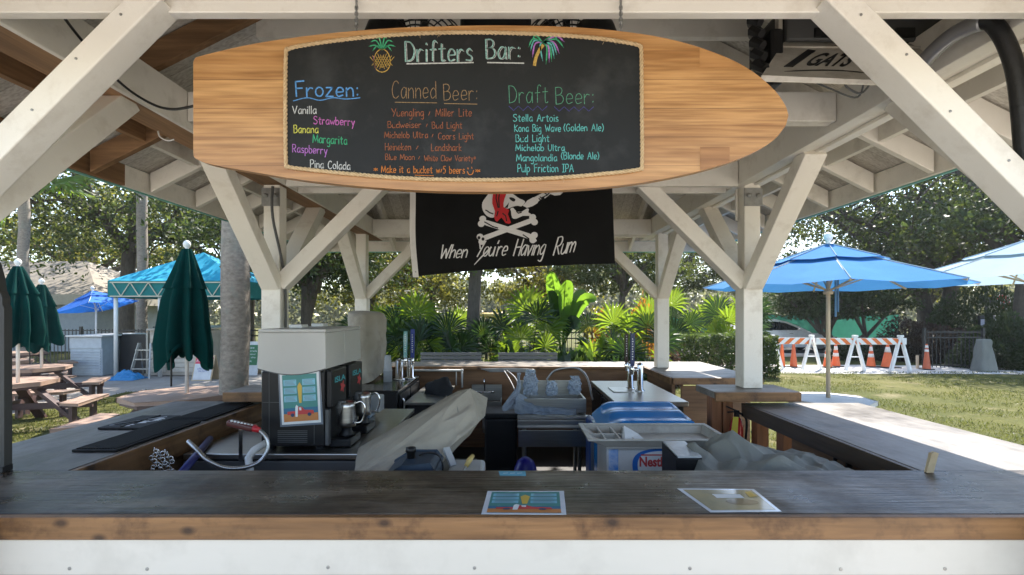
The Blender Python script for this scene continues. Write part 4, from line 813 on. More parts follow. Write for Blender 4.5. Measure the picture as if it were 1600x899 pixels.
yt = thing('yellow_handle_tool', 'small hand tool with yellow handle lying on the grey tray', 'tool', at(735, 722, 2.5)); m = MB(); m.tube([at(728,729,2.48), at(733,720,2.5), at(739,712,2.53)], [.011,.014,.010], 10); m.build('handle', M('yellow plastic', (.60,.44,.14), rough=.4), yt, smooth=True); m = MB(); m.tube([at(728,729,2.48), at(722,737,2.46)], .005, 6); m.build('shaft', STEEL, yt)
gt = thing('grey_tarp', 'crumpled grey green tarpaulin heaped over equipment by the ice cream chest', 'tarp', (1.2, 2.6, .8))
def hf(u, v):
    x = .86+u*.86; y = 2.28+v*.62; e = min(u, 1-u, v, 1-v)
    pk = [(.93,2.56,.12,.20,.11),(1.17,2.64,.20,.18,.15),(1.06,2.42,.14,.12,.07),(1.34,2.48,.2,.18,.08),(1.48,2.58,.2,.2,.05),(1.25,2.36,.2,.1,.10)]
    z = .955+max(h*max(0, 1-math.sqrt(((x-a)/sx)**2*.55+((y-b)/sy)**2*.55)) for a, b, sx, sy, h in pk)*1.15
    q = x*3.1+y*4.3+.5*nz((x*3, y*3, 8)); f = abs(((q*1.15) % 1)-.5)*2; q2 = x*5.2-y*3.7+.6*nz((x*2.5, y*4, 1)); f2 = abs((q2 % 1)-.5)*2
    z += .014*max(0,1-abs(nz((x*2.2+y*3, y*2-x*3.5, 6)))*4)**2+.020*(f**1.6)+.016*(f2**1.5)+.012*nz((x*7, y*7, 2))
    z -= max(0, .06-e)*2.2
    return Vector((x+.03*nz((y*6, x*6, 3)), y, max(z, .805)))
m = MB(); m.grid(hf, 150, 100); m.build('tarp', CANVAS2, gt, smooth=True)
pb = thing('dark_register_box', 'dark box with pale top poking out of the grey tarpaulin', 'box', at(1045, 725, 2.5)); m = MB()
xl, xr = gx(1042,2.62), gx(1066,2.62); m.prism([(2.46,.801),(2.70,.801),(2.70,1.058),(2.46,1.045)], 'x', xl, xr+.04); m.build('body', BLACK, pb, bevel=.006); m = MB(); m.slab([(xl+.004,2.455,1.049),(xr+.04,2.455,1.049),(xr+.04,2.70,1.062),(xl+.004,2.70,1.062)], [(xl+.004,2.455,1.057),(xr+.04,2.455,1.057),(xr+.04,2.70,1.070),(xl+.004,2.70,1.070)]); m.build('glossy_top', M('pale glossy plate', (.42,.44,.45), rough=.2, scale=30), pb)
# ice cream chest with tray, blue dome lid
ic = thing('ice_cream_chest', 'white ice cream chest with blue oval logo panel below the grey tray', 'chest', (.9, 3.2, 0))
m = MB(); m.box(.58, 1.24, 3.06, 3.40, .01, .938); m.build('cabinet', M('off white enamel', (.62,.62,.60), rough=.35), ic, bevel=.01)
pz = 3.056; BLUP = M('blue print', (.02,.14,.48), rough=.35)
m = MB(); m.poly([(gx(951,pz),pz,.60),(gx(966,pz),pz,.60),(gx(966,pz),pz,.93),(gx(951,pz),pz,.93)]); m.build('blue_stripe', M('blue and white splash print', (.05,.22,.60), (.65,.72,.78), rough=.35, scale=14), ic)
def ov(cx, cz, rx, rz, y, n=36): return [(cx+rx*abs(math.cos(t))**.75*math.copysign(1, math.cos(t)), y, cz+rz*abs(math.sin(t))**.75*math.copysign(1, math.sin(t))) for t in [2*math.pi*k/n for k in range(n)]]
cx = gx(1036,pz); m = MB(); m.poly(ov(cx, .83, .188, .102, pz)); lp = m.build('logo_border', BLUP, ic); m = MB(); m.poly(ov(cx+.010, .832, .166, .086, pz-.0015)); m.build('logo_field', C_WBOX, lp)
text_part('lettering', 'Nestle', (gx(999,pz), pz-.003, .822), (1,0,0), (0,0,1), .175, .062, C_RED, lp, bold=.035)
m = MB(); m.bar((gx(1001,pz), pz-.003, .894), (gx(1050,pz), pz-.003, .894), .008, .001, (0,1,0)); m.build('logo_bar', C_RED, lp)
tr = thing('grey_tray', 'long beige grey tray with small compartments at one end on the ice cream chest', 'tray', (.9, 3.2, .89)); TRM = M('beige grey plastic', (.42,.40,.35), (.36,.34,.30), rough=.45, dirt=(.24,.22,.19), dscale=6)
x0, x1, y0, y1 = gx(922,3.0), gx(1138,3.02), 2.99, 3.42
m = MB(); m.hexa([(x0+.1,y0+.03,.943),(x1-.02,y0+.03,.943),(x1-.02,y1-.03,.943),(x0+.1,y1-.03,.943),(x0+.1,y0+.03,.951),(x1-.02,y0+.03,.951),(x1-.02,y1-.03,.951),(x0+.1,y1-.03,.951)]); m.build('bottom', TRM, tr)
def twall(p, q, p2, q2, th=.012):
    d = (Vector(q)-Vector(p)).normalized(); n = Vector((-d.y, d.x, 0))*th; return [Vector(p), Vector(q), Vector(q)+n, Vector(p)+n, Vector(p2), Vector(q2), Vector(q2)+n, Vector(p2)+n]
m = MB(); B4 = [(x0+.1,y0+.03,.952),(x1-.02,y0+.03,.952),(x1-.02,y1-.03,.952),(x0+.1,y1-.03,.952)]; T4 = [(x0,y0,.995),(x1,y0,.995),(x1,y1,.995),(x0,y1,.995)]
for k in range(4): m.hexa(twall(B4[k], B4[(k+1) % 4], T4[k], T4[(k+1) % 4]))
m.build('side', TRM, tr)
m = MB(); m.box(x0-.015, x1+.015, y0-.015, y0+.016, .996, 1.006); m.box(x0-.015, x1+.015, y1-.016, y1+.015, .996, 1.006); m.box(x0-.015, x0+.016, y0+.017, y1-.017, .996, 1.006); m.box(x1-.016, x1+.015, y0+.017, y1-.017, .996, 1.006); m.build('rim', TRM, tr, bevel=.004)
m = MB(); m.box(x0+.02, x0+.26, y0+.2, y0+.21, .955, .992); m.box(x0+.10, x0+.11, y0+.03, y1-.03, .955, .993); m.box(x0+.19, x0+.20, y0+.03, y1-.03, .955, .993); m.box(x0+.27, x0+.28, y0+.03, y1-.03, .955, .993); m.build('divider', TRM, tr)
pp = MB(); pp.add([(x0+.22,y0+.05,.99),(x0+.36,y0+.02,.97),(x0+.33,y0+.16,1.0),(x0+.25,y0+.22,1.04),(x0+.21,y0+.12,.965)], [(0,1,2),(0,2,3),(0,3,4)]); tag(pp.build('crumpled_paper', C_WBOX), 'small crumpled white paper in the compartment end of the grey tray', 'paper')
bl = thing('blue_cooler', 'blue chest cooler with shiny domed lid behind the grey tray', 'cooler', (1.05, 3.95, 0)); BLP = M('glossy blue plastic', (.015,.20,.52), (.012,.17,.46), rough=.22, scale=3)
x0, x1 = .70, 1.36
m = MB(); m.box(x0, x1, 3.72, 4.28, .01, .84); m.build('body', BLP, bl, bevel=.02)
def lid(u, v):
    x = x0-.02+(x1-x0+.04)*u; y = 3.70+.6*v; k = (1-(1-min(u/.28, 1))**2.2); z = .845+.10*k+.055*v+.012*math.cos(v*12.6)*(1 if .1 < u < .97 else 0)
    if u > .999 or v in (0, 1): z = .845+(.03 if v == 1 else 0)
    return Vector((x, y, z))
m = MB(); m.grid(lid, 40, 24); m.add([(x0-.02,3.70,.842),(x1+.02,3.70,.842),(x1+.02,4.30,.842),(x0-.02,4.30,.842)], [(0,1,2,3)]); m.build('lid', BLP, bl, smooth=True)
# ice bin, hand sink, coolers, pipes at the back
ib = thing('ice_bin', 'stainless ice bin with speed rail and bare legs under the back bar', 'ice bin', (.4, 5.2, 0))
x0, x1 = gx(810,4.9), gx(916,4.9)
m = MB(); m.box(x0, x1, 5.38, 5.41, .6, 1.035); m.build('backsplash', STEELX, ib, bevel=.004)
m = MB(); m.box(x0, x1, 4.90, 4.93, .785, .92); m.box(x0, x0+.02, 4.93, 5.38, .6, .92); m.box(x1-.02, x1, 4.93, 5.38, .6, .92); m.box(x0+.021, x1-.021, 4.935, 5.378, .62, .64); m.build('bin', STEELX, ib, bevel=.003)
m = MB(); m.box(x0-.01, x1+.02, 4.80, 4.895, .745, .765); m.box(x0-.01, x1+.02, 4.79, 4.80, .69, .735); m.box(x0-.01, x1+.02, 4.80, 4.895, .655, .67); m.build('speed_rail', STEEL, ib, bevel=.004)
m = MB(); m.box(x0, x1, 4.86, 4.89, .46, .62); m.build('lower_panel', STEELX, ib, bevel=.003)
for x in (x0+.06, x1-.06):
    for y in (4.95, 5.3): m = MB(); m.tube([(x,y,.004),(x,y,.62)], .02, 10); m.build('leg', STEEL, ib)
CLR = M('clear plastic bags', (.52,.62,.74), (.34,.42,.52), rough=.18, transl=.3, scale=14, bump=.7)
for n_ in [x for x in CLR.node_tree.nodes if x.type == 'OUTPUT_MATERIAL']:
    src = n_.inputs[0].links[0].from_socket; tb = CLR.node_tree.nodes.new('ShaderNodeBsdfTransparent'); mb_ = CLR.node_tree.nodes.new('ShaderNodeMixShader'); mb_.inputs[0].default_value = .5; CLR.node_tree.links.new(src, mb_.inputs[1]); CLR.node_tree.links.new(tb.outputs[0], mb_.inputs[2]); CLR.node_tree.links.new(mb_.outputs[0], n_.inputs[0])
def bag(lab, px, py, D, w, h, seed, z0):
    c = Vector((gx(px, D), D, z0)); rings = []
    for k in range(6):
        t = k/5; r = w*(.8+.25*math.sin(t*3.1))*(1-.35*t); rings.append([c+Vector((r*math.cos(a)*(1+.25*nz((seed,a,k))), r*.7*math.sin(a), h*t)) for a in [2*math.pi*q/8 for q in range(8)]])
    mb = wrinkled(rings, 40, 4, w*.22, seed, 2.2/w); return tag(mb.build('plastic_bag', CLR, None, smooth=False), lab, 'plastic bag', 'clear plastic bags on the ice bin')
bag('tall clear bluish plastic bag of cups standing on the ice bin, nearest the hand sink', 829, 0, 5.15, .085, .26, 1, .92)
bag('low clear plastic bag in the middle of the ice bin', 862, 0, 5.12, .07, .15, 2, .92); bag('clear plastic bag against the ice bin backsplash by the black tap hose', 898, 0, 5.2, .075, .19, 3, .92)
m = MB(); rings = [[at(806,622,4.88), at(820,618,4.95), at(816,640,4.87), at(805,645,4.87)], [at(835,636,4.87), at(838,630,4.95), at(838,645,4.86), at(834,648,4.86)], [at(900,642,4.87), at(900,638,4.93), at(900,646,4.86), at(899,648,4.86)]]
tag(wrinkled(rings, 20, 8, .02, 9, 14).build('plastic_film', CLR, smooth=False), 'strip of clear plastic film draped over the front lip of the ice bin', 'plastic film')
tag(wrinkled([[at(800,640,5.0), at(812,640,5.0), at(812,636,5.1), at(800,636,5.1)], [at(786,640,5.0), at(808,628,5.0), at(806,622,5.1), at(790,630,5.1)], [at(806,610,5.05), at(812,610,5.05), at(812,606,5.15), at(806,606,5.15)], [at(809,585,5.2), at(812,585,5.2), at(812,583,5.25), at(809,583,5.25)]], 20, 6, .03, 4, 10).build('hanging_plastic_wrap', CLR), 'twisted clear plastic wrap hanging beside the ice bin', 'plastic film')
hs = thing('hand_sink', 'small stainless wall hand sink with chrome gooseneck tap on the plywood', 'sink', (-.35, 6.4, .6)); x0, x1 = gx(736,6.4), gx(784,6.4)
m = MB(); m.box(x0, x1, 6.52, 6.555, .62, .83); m.build('backsplash', STEELX, hs, bevel=.003); m = MB(); m.box(x0, x1, 6.22, 6.24, .55, .66); m.box(x0, x0+.015, 6.24, 6.52, .55, .66); m.box(x1-.015, x1, 6.24, 6.52, .55, .66); m.box(x0, x1, 6.24, 6.52, .50, .549); m.build('basin', STEELX, hs, bevel=.004)
m = MB(); c = Vector((gx(757,6.45), 6.48, .74)); m.tube(cr([c, c+Vector((0,-.01,.12)), c+Vector((0,-.03,.18)), c+Vector((0,-.09,.17)), c+Vector((0,-.1,.13))], 5), .009, 8); m.tube([c+Vector((-.11,-.01,0)), c+Vector((.11,-.01,0))], .012, 8); m.lathe(c+Vector((-.11,-.02,-.01)), [(.02,0),(.02,.03)], 10); m.lathe(c+Vector((.11,-.02,-.01)), [(.02,0),(.02,.03)], 10); m.build('faucet', CHROME, hs, smooth=True)
m = MB(); m.tube([(-.36,6.4,.5),(-.36,6.4,.3),(-.36,6.5,.22)], .02, 10); m.build('drain_pipe', PVC, hs)
bx = thing('black_cooler', 'tall black box shaped cooler under the hand sink', 'cooler', (-.1, 5.3, 0)); m = MB(); m.box(gx(757,5.2), gx(808,5.2), 5.2, 5.6, .01, .66); m.build('body', BLACK, bx, bevel=.02); m = MB(); m.box(gx(756,5.2), gx(809,5.2), 5.18, 5.62, .662, .72); m.build('lid', BLACK, bx, bevel=.015)
bu = thing('blue_bucket', 'round deep blue bucket on the dark floor in front of the ice bin', 'bucket', (gx(821,4.3), 4.3, 0)); m = MB(); m.lathe((gx(821,4.3),4.3,.25), [(.05,0),(.085,.05),(.10,.12),(.095,.18),(.07,.24),(.03,.27)], 20); m.build('bucket', M('deep blue plastic', (.012,.014,.28), rough=.35), bu, smooth=True); m = MB(); m.lathe((gx(821,4.3),4.3,.005), [(.09,0),(.09,.24)], 16); m.build('stand', BLACK, bu)
bj = thing('blue_jug', 'tall blue plastic jug with pale label beside the black draught cooler', 'jug', (gx(932,4.6), 4.6, 0)); m = MB(); m.box(gx(921,4.5), gx(941,4.5), 4.5, 4.75, .01, .80); m.build('body', M('dark blue plastic', (.01,.05,.20), rough=.4), bj, bevel=.03, seg=3); m = MB(); m.box(gx(923,4.5), gx(937,4.5), 4.495, 4.499, .35, .62); m.build('paper_label', M('faded label', (.24,.27,.34), rough=.6), bj)
pp = thing('white_pipe', 'white plastic pipe with elbow running along under the back bar', 'pipe', (-.9, 6.5, 1.0)); m = MB(); m.tube([at(640,579,6.44), at(722,579,6.44)], .014, 10); m.tube([at(722,577,6.44), at(722,606,6.44)], .014, 10); m.tube([at(713,580,6.46), at(713,602,6.46)], .008, 8); m.build('pipe', PVC, pp, smooth=True); m = MB(); m.ball(at(722,579,6.44), .019); m.build('elbow', PVC, pp, smooth=True)
m = MB()
for k in range(5): m.tube(cr([at(752+k*3,577+k,6.4), at(800,576+k*1.2,6.3), at(836,578+k,6.25)], 5), .007, 6)
m.tube(cr([at(788,580,6.3), at(800,600,6.0), at(808,622,5.6), at(806,640,5.4)], 6), .008, 6); m.tube(cr([at(792,579,6.3), at(806,592,6.0), at(812,615,5.6), at(811,640,5.4)], 6), .008, 6)
tag(m.build('beer_line_bundle', M('grey tubing', (.36,.36,.36), rough=.4), smooth=True), 'bundle of thin grey drink lines clipped under the back bar above the ice bin', 'tubing')
m = MB(); m.tube(cr([at(854,594,5.9), at(866,580,5.9), at(888,575,5.8), at(905,577,5.7), at(918,592,5.5), at(926,625,5.3)], 7), .012, 8); m.build('x', STEEL) if False else tag(m.build('tap_hose', M('braided steel hose', (.5,.5,.5), (.3,.3,.3), rough=.35, metal=.8, scale=120), smooth=True), 'curved steel and black drinks hose arching above the ice bin backsplash', 'hose')
m = MB(); g_ = [at(668,622,5.6), at(664,604,5.7), at(680,595,5.75), at(700,594,5.7), at(704,610,5.6), at(690,622,5.5)]
tag(wrinkled([[p+Vector((0,0,-.2)) for p in g_], g_, [p.lerp(at(688,603,5.65), .5)+Vector((0,-.03,.05)) for p in g_]], 24, 4, .05, 2, 9).build('black_bag', M('black cloth', (.012,.012,.013), rough=.85, bump=.3), smooth=True), 'slumped black cloth bag beside the black beer cooler', 'bag')
sb = thing('steel_drainboard', 'narrow stainless drainboard between the black beer cooler and the hand sink', 'drainboard', (-.95, 5.6, 0)); m = MB(); m.box(-1.10, -.72, 5.1, 6.3, .82, .85); m.build('top', STEELX, sb, bevel=.004); m = MB(); m.box(-1.08, -.75, 5.14, 6.28, .1, .815); m.build('cabinet', BLACK, sb)
fe = thing('fire_extinguisher', 'small red fire extinguisher with yellow tag strapped to the ledge support', 'fire extinguisher', at(1148, 690, 3.85)); c = at(1151, 690, 3.84)
m = MB(); m.lathe(c+Vector((0,0,-.1)), [(.03,0),(.05,.02),(.05,.22),(.035,.27),(.018,.29)], 18); m.build('cylinder', M('red enamel', (.45,.02,.02), rough=.25), fe, smooth=True); m = MB(); m.bar(c+Vector((0,0,.19)), c+Vector((0,0,.24)), .03, .03); m.bar(c+Vector((.0,0,.235)), c+Vector((-.08,0,.27)), .015, .012); m.bar(c+Vector((0,0,.23)), c+Vector((-.07,0,.225)), .012, .01); m.tube(cr([c+Vector((.02,0,.22)), c+Vector((.07,-.01,.17)), c+Vector((.065,-.01,.02))], 6), .009, 8); m.build('valve_and_hose', BLACK, fe)
m = MB(); m.slab([c+Vector(p) for p in ((-.075,-.055,.03),(-.02,-.055,.03),(-.01,-.055,.2),(-.05,-.055,.2))], [c+Vector(p) for p in ((-.075,-.053,.03),(-.02,-.053,.03),(-.01,-.053,.2),(-.05,-.053,.2))]); m.build('tag', M('yellow tag', (.62,.55,.06), rough=.5), fe)
tag(wrinkled([[at(535,600,5.6), at(575,598,5.55), at(606,572,6.3), at(560,566,6.5)], [at(541,560,5.7), at(575,563,5.65), at(603,545,6.2), at(562,540,6.4)], [at(543,500,5.75), at(572,503,5.7), at(600,500,6.1), at(562,500,6.3)], [at(545,488,5.8), at(572,490,5.75), at(596,489,6.05), at(565,487,6.2)], [at(560,486,5.85), at(572,487,5.85), at(580,487,6.0), at(568,486,6.05)]], 40, 6, .035, 6, 4.5).build('canvas_cover', CANVAS, smooth=True), 'tan canvas cover over a tall appliance on the back bar', 'canvas cover')
# soda gun with its hose
sgn = thing('soda_gun', 'red and black soda gun with steel braided hose looping over the dark work area', 'soda gun', at(385, 672, 2.75))
m = MB(); m.bar(at(357,660,2.78), at(398,670,2.76), .05, .035); m.build('button_head', M('dark red brown plastic', (.10,.025,.022), rough=.35), sgn, bevel=.012, seg=3); m = MB()
for k in range(7): m.ball(at(362+k*5.2,658+k*1.2,2.755), .008, .006, .006, 8, 6)
m.build('button', C_WBOX, sgn, smooth=True); m = MB(); m.tube([at(396,669,2.76), at(406,673,2.76)], [.022,.014], 12); m.build('collar', M('red plastic', (.48,.02,.03), rough=.3), sgn, smooth=True)
hp_ = cr([at(406,673,2.76), at(416,684,2.75), at(418,704,2.74), at(405,722,2.72), at(380,731,2.68), at(350,731,2.64), at(325,720,2.6), at(308,703,2.62), at(294,690,2.66)], 8); m = MB(); m.tube(hp_, .0115, 10); m.build('hose', M('steel braid', (.62,.62,.62), (.25,.25,.25), rough=.3, metal=.9, scale=220), sgn, smooth=True)
m = MB(); m.bar(at(376,671,2.79), at(376,720,2.86), .02, .02); m.build('holder', STEEL, sgn)
for nm, lab, pts, r, mt in (('blue_pole', 'dark blue pole leaning under the shaded side counter', [at(283,740,2.5), at(328,686,3.1)], .02, M('blue pole paint', (.03,.035,.16), rough=.4)), ('white_drain_pipe', 'white drain pipe with a bend below the soda gun', [at(392,745,2.7), at(388,716,2.75), at(396,704,2.8), at(416,692,2.86)], .02, PVC)):
    m = MB(); m.tube(pts, r, 10); tag(m.build(nm, mt, smooth=True), lab, 'pipe')
cb_ = thing('dark_blue_crate', 'dark blue plastic crate stored under the shaded side counter', 'crate', (-1.75, 3.1, .5)); m = MB(); m.box(-1.93, -1.52, 2.55, 2.86, .5, .86); m.build('body', M('very dark blue plastic', (.02,.03,.06), rough=.4), cb_, bevel=.01); m = MB(); m.box(-1.93, -1.52, 2.55, 2.86, .01, .498); m.build('stand', BLACK, cb_); m = MB(); m.box(-1.75, -1.66, 2.542, 2.549, .76, .82); m.build('handle', PVC, cb_)
m = MB()
for k in range(14):
    for j in range(3):
        c = at(241+j*12+5*math.sin(k*.9+j*2), 703+k*2.5+j*3, 2.6+.02*j); m.tube([c+Vector((.008*math.cos(t), (.006 if k % 2 else -.006)*math.cos(t), .011*math.sin(t))) for t in [2*math.pi*q/8 for q in range(9)]], .0025, 4, False)
tag(m.build('hanging_chain', CHROME, smooth=True), 'bunch of silver chain hanging under the shaded counter edge', 'chain')

# ------------------------------------------------------------------ things on the counters
def matt(lab, x0, x1, y0, y1, n):
    t = thing('bar_mat', lab, 'bar mat', ((x0+x1)/2, (y0+y1)/2, 1.07), 'black rubber bar mats'); m = MB(); m.box(x0, x1, y0, y1, 1.0705, 1.083); m.build('mat', RUBBER, t, bevel=.004)
    m = MB()
    for k in range(n):
        x = x0+.012+(x1-x0-.024)*(k+.5)/n; m.box(x-.0035, x+.0035, y0+.012, y1-.012, 1.0835, 1.088)
    m.build('rib', RUBBER, t); return t
matt('long ribbed black bar mat along the inner counter edge, nearest the camera', -2.19, -1.965, 2.48, 3.16, 14); matt('ribbed black bar mat farthest along the shaded counter', -2.19, -1.965, 3.20, 3.80, 14)
bm = matt('black bar mat with white printed emblem on the shaded counter', -2.46, -2.20, 2.96, 3.32, 0.0 or 1); m = MB()
WMAT = M('white rubber print', (.75,.76,.78), rough=.6)
for k in range(26):
    a = k/25; y = 2.995; xx = -2.43+a*.10; h = .035+.05*math.sin(a*3.14)
    m.ribbon([(-2.435+.07*a+.006*nz((k,0,0)), 3.02+.12*a, 1.0842), (-2.39+.075*a, 3.03+.13*a-.02*nz((k,3,0)), 1.0842)], .013, (0,0,1))
for r_ in range(3):
    for k in range(6):
        y = 2.99+r_*.085+k*.011; x = -2.345+.035*r_; m.ribbon([(x, y, 1.0842), (x+.05-.012*(k % 3), y+.012, 1.0842)], .010, (0,0,1))
m.ribbon([(-2.34,3.17,1.0842),(-2.26,3.27,1.0842)], .012, (0,0,1)); m.ribbon([(-2.29,3.10,1.0842),(-2.235,3.16,1.0842)], .012, (0,0,1)); m.build('emblem_print', WMAT, bm)
def card(name, lab, corners, stain=None):
    t = thing(name, lab, 'menu', sum((Vector(c) for c in corners), Vector())/4, 'laminated menus on the front counter'); BL, BR, TR, TL = [Vector(c) for c in corners]
    P_ = lambda u, v, l: (BL.lerp(BR, u)).lerp(TL.lerp(TR, u), v)+Vector((0,0,.0016+.0008*l))
    m = MB(); q = [P_(0,0,0), P_(1,0,0), P_(1,1,0), P_(0,1,0)]; m.slab(q, [p-Vector((0,0,.001)) for p in q]); m.build('laminate', LAM, t); return t, P_
zc = 1.0702
def on(px, py): D = (EYE-zc)*F/(py-HY); return Vector((gx(px, D), D, zc))
ct, P_ = card('laminated_menu', 'laminated colourful drinks menu lying square on the front counter edge', [on(752,804), on(885,805), on(881,768), on(762,768)]); menu_art(P_, ct)
ct, P_ = card('laminated_menu', 'laminated pale yellow menu lying askew with shiny glare by the sunny side', [on(1110,801), on(1221,800), on(1178,765), on(1058,764)])
m = MB(); m.poly([P_(u, v, 1) for u, v in ((.05,.06),(.95,.06),(.95,.94),(.05,.94))]); pc = m.build('picture', M('faded yellow print', (.36,.30,.16), (.24,.22,.14), rough=.1, scale=9), ct)
m = MB(); m.poly([P_(.62+.22*math.cos(t), .38+.13*math.sin(t), 2) for t in [2*math.pi*k/18 for k in range(18)]]); m.build('brown_print', M('brown print', (.20,.15,.08), rough=.1), pc); m = MB(); m.poly([P_(u, v, 2) for u, v in ((.35,.55),(.72,.55),(.72,.72),(.35,.72))]); m.build('white_print', C_WBOX, pc); m = MB(); m.poly([P_(u, v, 3) for u, v in ((.8,.58),(.92,.62),(.9,.86),(.82,.82))]); m.build('yellow_print', C_YP, pc)
tp = thing('blue_tape', 'short strip of light blue tape stuck on the counter rim', 'tape', on(801, 740)); q = [on(781,743.5), on(822,744), on(821,737), on(779,737)]; m = MB(); m.slab([p+Vector((0,0,.0016)) for p in q], [p+Vector((0,0,.0006)) for p in q]); m.build('strip', M('light blue tape', (.10,.36,.50), rough=.5), tp); m = MB()
for k in range(3): m.ribbon([on(786+k*11,740.5)+Vector((0,0,.0022)), on(794+k*11,740)+Vector((0,0,.0022))], .006, (0,0,1))
m.build('faded_print', C_WBOX, tp)
ws = thing('wooden_wedge', 'small unpainted wooden stake standing upright in the counter corner', 'stake', on(1457, 738)); b = on(1452, 738)
m = MB(); m.slab([b+Vector(p) for p in ((-.016,-.006,0),(.012,-.006,0),(.034,-.006,.082),(.020,-.006,.088),(.004,-.006,.082))], [b+Vector(p) for p in ((-.016,.006,0),(.012,.006,0),(.034,.006,.082),(.020,.006,.088),(.004,.006,.082))]); m.build('stake', M('pale raw wood', (.50,.40,.25), (.40,.31,.19), rough=.7, scale=20), ws, bevel=.002)
m = MB(); m.tube(cr([at(1309,738,2.9), at(1306,716,2.85), at(1316,708,2.8), at(1326,714,2.75), at(1324,740,2.7)], 6), .014, 10); tag(m.build('black_pipe_loop', BLACK, smooth=True), 'black hose loop under the sunlit side counter', 'hose')

# ------------------------------------------------------------------ trees, hedges, palms
def oak(name, lab, x, y, h, cr_, z0, tr, seed, mat, n, ls=.20, group=None, nl=7, fork=.38, flat=.62, lean=0, multi=1, clump=.5):
    g = random.Random(seed); t = thing(name, lab, 'tree', (x, y, 0), group); m = MB(); tips = []
    for q in range(multi):
        bx, by = x+(g.uniform(-.3, .3) if multi > 1 else 0), y+(g.uniform(-.3, .3) if multi > 1 else 0)
        zf = max(h*fork*g.uniform(.8, 1.1), .5); fx_, fy_ = bx+lean+(g.uniform(-.8, .8) if multi > 1 else g.uniform(-.2, .2)), by+g.uniform(-.2, .2)
        tk = cr([(bx,by,-.1), (bx+(fx_-bx)*.3, by, zf*.4), (fx_,fy_,zf)], 5); m.tube(tk, [tr*(1.35 if i == 0 else 1-.28*i/len(tk)) for i in range(len(tk))], 10)
        for k in range(nl):
            a = 2*math.pi*(k+g.uniform(-.35,.35))/nl; el = g.uniform(.35, 1.25); L = cr_*g.uniform(.7, 1.0)
            zt = z0+(h-z0)*g.uniform(.25, .85); e = Vector((fx_+L*math.cos(a)*math.cos(el*.7), fy_+L*math.sin(a)*math.cos(el*.7), max(zt, z0+.3)))
            b0 = Vector((fx_, fy_, zf*g.uniform(.8, 1.0))); md = b0.lerp(e, .5)+Vector((g.uniform(-.5,.5), g.uniform(-.5,.5), .12*L)); lp_ = cr([b0, md, e], 5)
            m.tube(lp_, [tr*.55*(1-.8*i/len(lp_))+.015 for i in range(len(lp_))], 7)
            for f in (.35, .6, .8, 1.0):
                p0 = lp_[int(f*(len(lp_)-1))]
                for r_ in range(2):
                    q1 = p0+Vector((g.gauss(0,1), g.gauss(0,1), g.gauss(.15,.6))).normalized()*cr_*g.uniform(.18,.42); q1.z = max(min(q1.z, h), z0)
                    m.tube([p0, p0.lerp(q1,.5)+Vector((0,0,.06*cr_)), q1], [tr*.16+.008, tr*.1+.006, .006], 5); tips.append(q1)
    for k in range(int(len(tips)*.8)):
        a = g.uniform(0, 6.283); rr = cr_*math.sqrt(g.random()); zz = g.random(); tips.append(Vector((x+lean+rr*math.cos(a), y+rr*math.sin(a), z0+(h-z0)*(zz*(1-.45*(rr/cr_)**2)+.1*(rr/cr_)**2))))
    m.build('trunk', BARK, t, smooth=True)
    G = np.random.default_rng(seed); T = np.array([tuple(p) for p in tips]); w_ = G.uniform(.25, 1.3, len(T))**1.6; idx = G.choice(len(T), n, p=w_/w_.sum()); sg_ = cr_*.115*G.uniform(.6,1.4,len(T))*clump/.62
    C = T[idx]+G.normal(size=(n,3))*sg_[idx][:,None]*np.array([1.25,1.25,flat]); C = C[C[:,2] > z0*.85]
    leaf_mesh('crown', C, ls, ls*.55, mat, t, seed); return t
def palm_trunk(name, lab, x, y, h, r, seed, fr=14, group=None, R_=1.5, mat=None, fan=True):
    g = random.Random(seed); t = thing(name, lab, 'palm', (x, y, 0), group); m = MB(); pts = [(x+.05*nz((seed,k*.4,0)), y, -.05+h*k/14) for k in range(15)]; m.tube(pts, [r*(1.12 if k == 0 else 1+.04*nz((k*1.3,seed,0))) for k in range(15)], 18); m.build('trunk', PALMB, t, smooth=True)
    m = MB(); tp_ = Vector(pts[-1])
    for k in range(fr):
        a = 2*math.pi*k/fr+g.uniform(-.2,.2); el = g.uniform(-.3, 1.1); fan_leaf(m, tp_, tp_+Vector((math.cos(a)*math.cos(el), math.sin(a)*math.cos(el), math.sin(el)))*R_*.75, R_*.6, g, 18)
    m.build('crown', mat or PALML, t); return t
def fan_leaf(m, base, hub, Rr, g, ns=22, stalk=.012, spread=2.05, droop=.18, face=None):
    base, hub = Vector(base), Vector(hub); ax = (hub-base).normalized()
    m.tube([base, base.lerp(hub,.5)+Vector((0,0,.04)), hub], [stalk*1.3, stalk, stalk*.7], 4)
    n = Vector(face) if face else Vector((g.gauss(0,.5), -1+g.gauss(0,.35), g.uniform(.1,.9)))
    s = ax.cross(n)
    if s.length < .1: s = ax.cross(Vector((1,0,.2)))
    s.normalize(); n = s.cross(ax).normalized()
    for k in range(ns):
        th = (-1+2*(k+.5)/ns)*spread; d = (ax*math.cos(th)+s*math.sin(th)).normalized(); L = Rr*(1-.28*(abs(th)/spread)**2)*g.uniform(.92,1.06); wv = d.cross(n)*L*.5*math.tan(spread/ns)*1.02
        cup = n*(.10*L*(1 if k % 2 else .85)); fold = n*(.018*(1 if k % 2 else -1))
        p1 = hub+d*L*.58+cup*.5; p2 = hub+d*L+cup*.3+Vector((0,0,-droop*L*g.uniform(.5,1.3)))
        a = len(m.v); m.add([hub, p1-wv+fold, p1+wv-fold, p2], [(0,1,2),(1,3,2)])
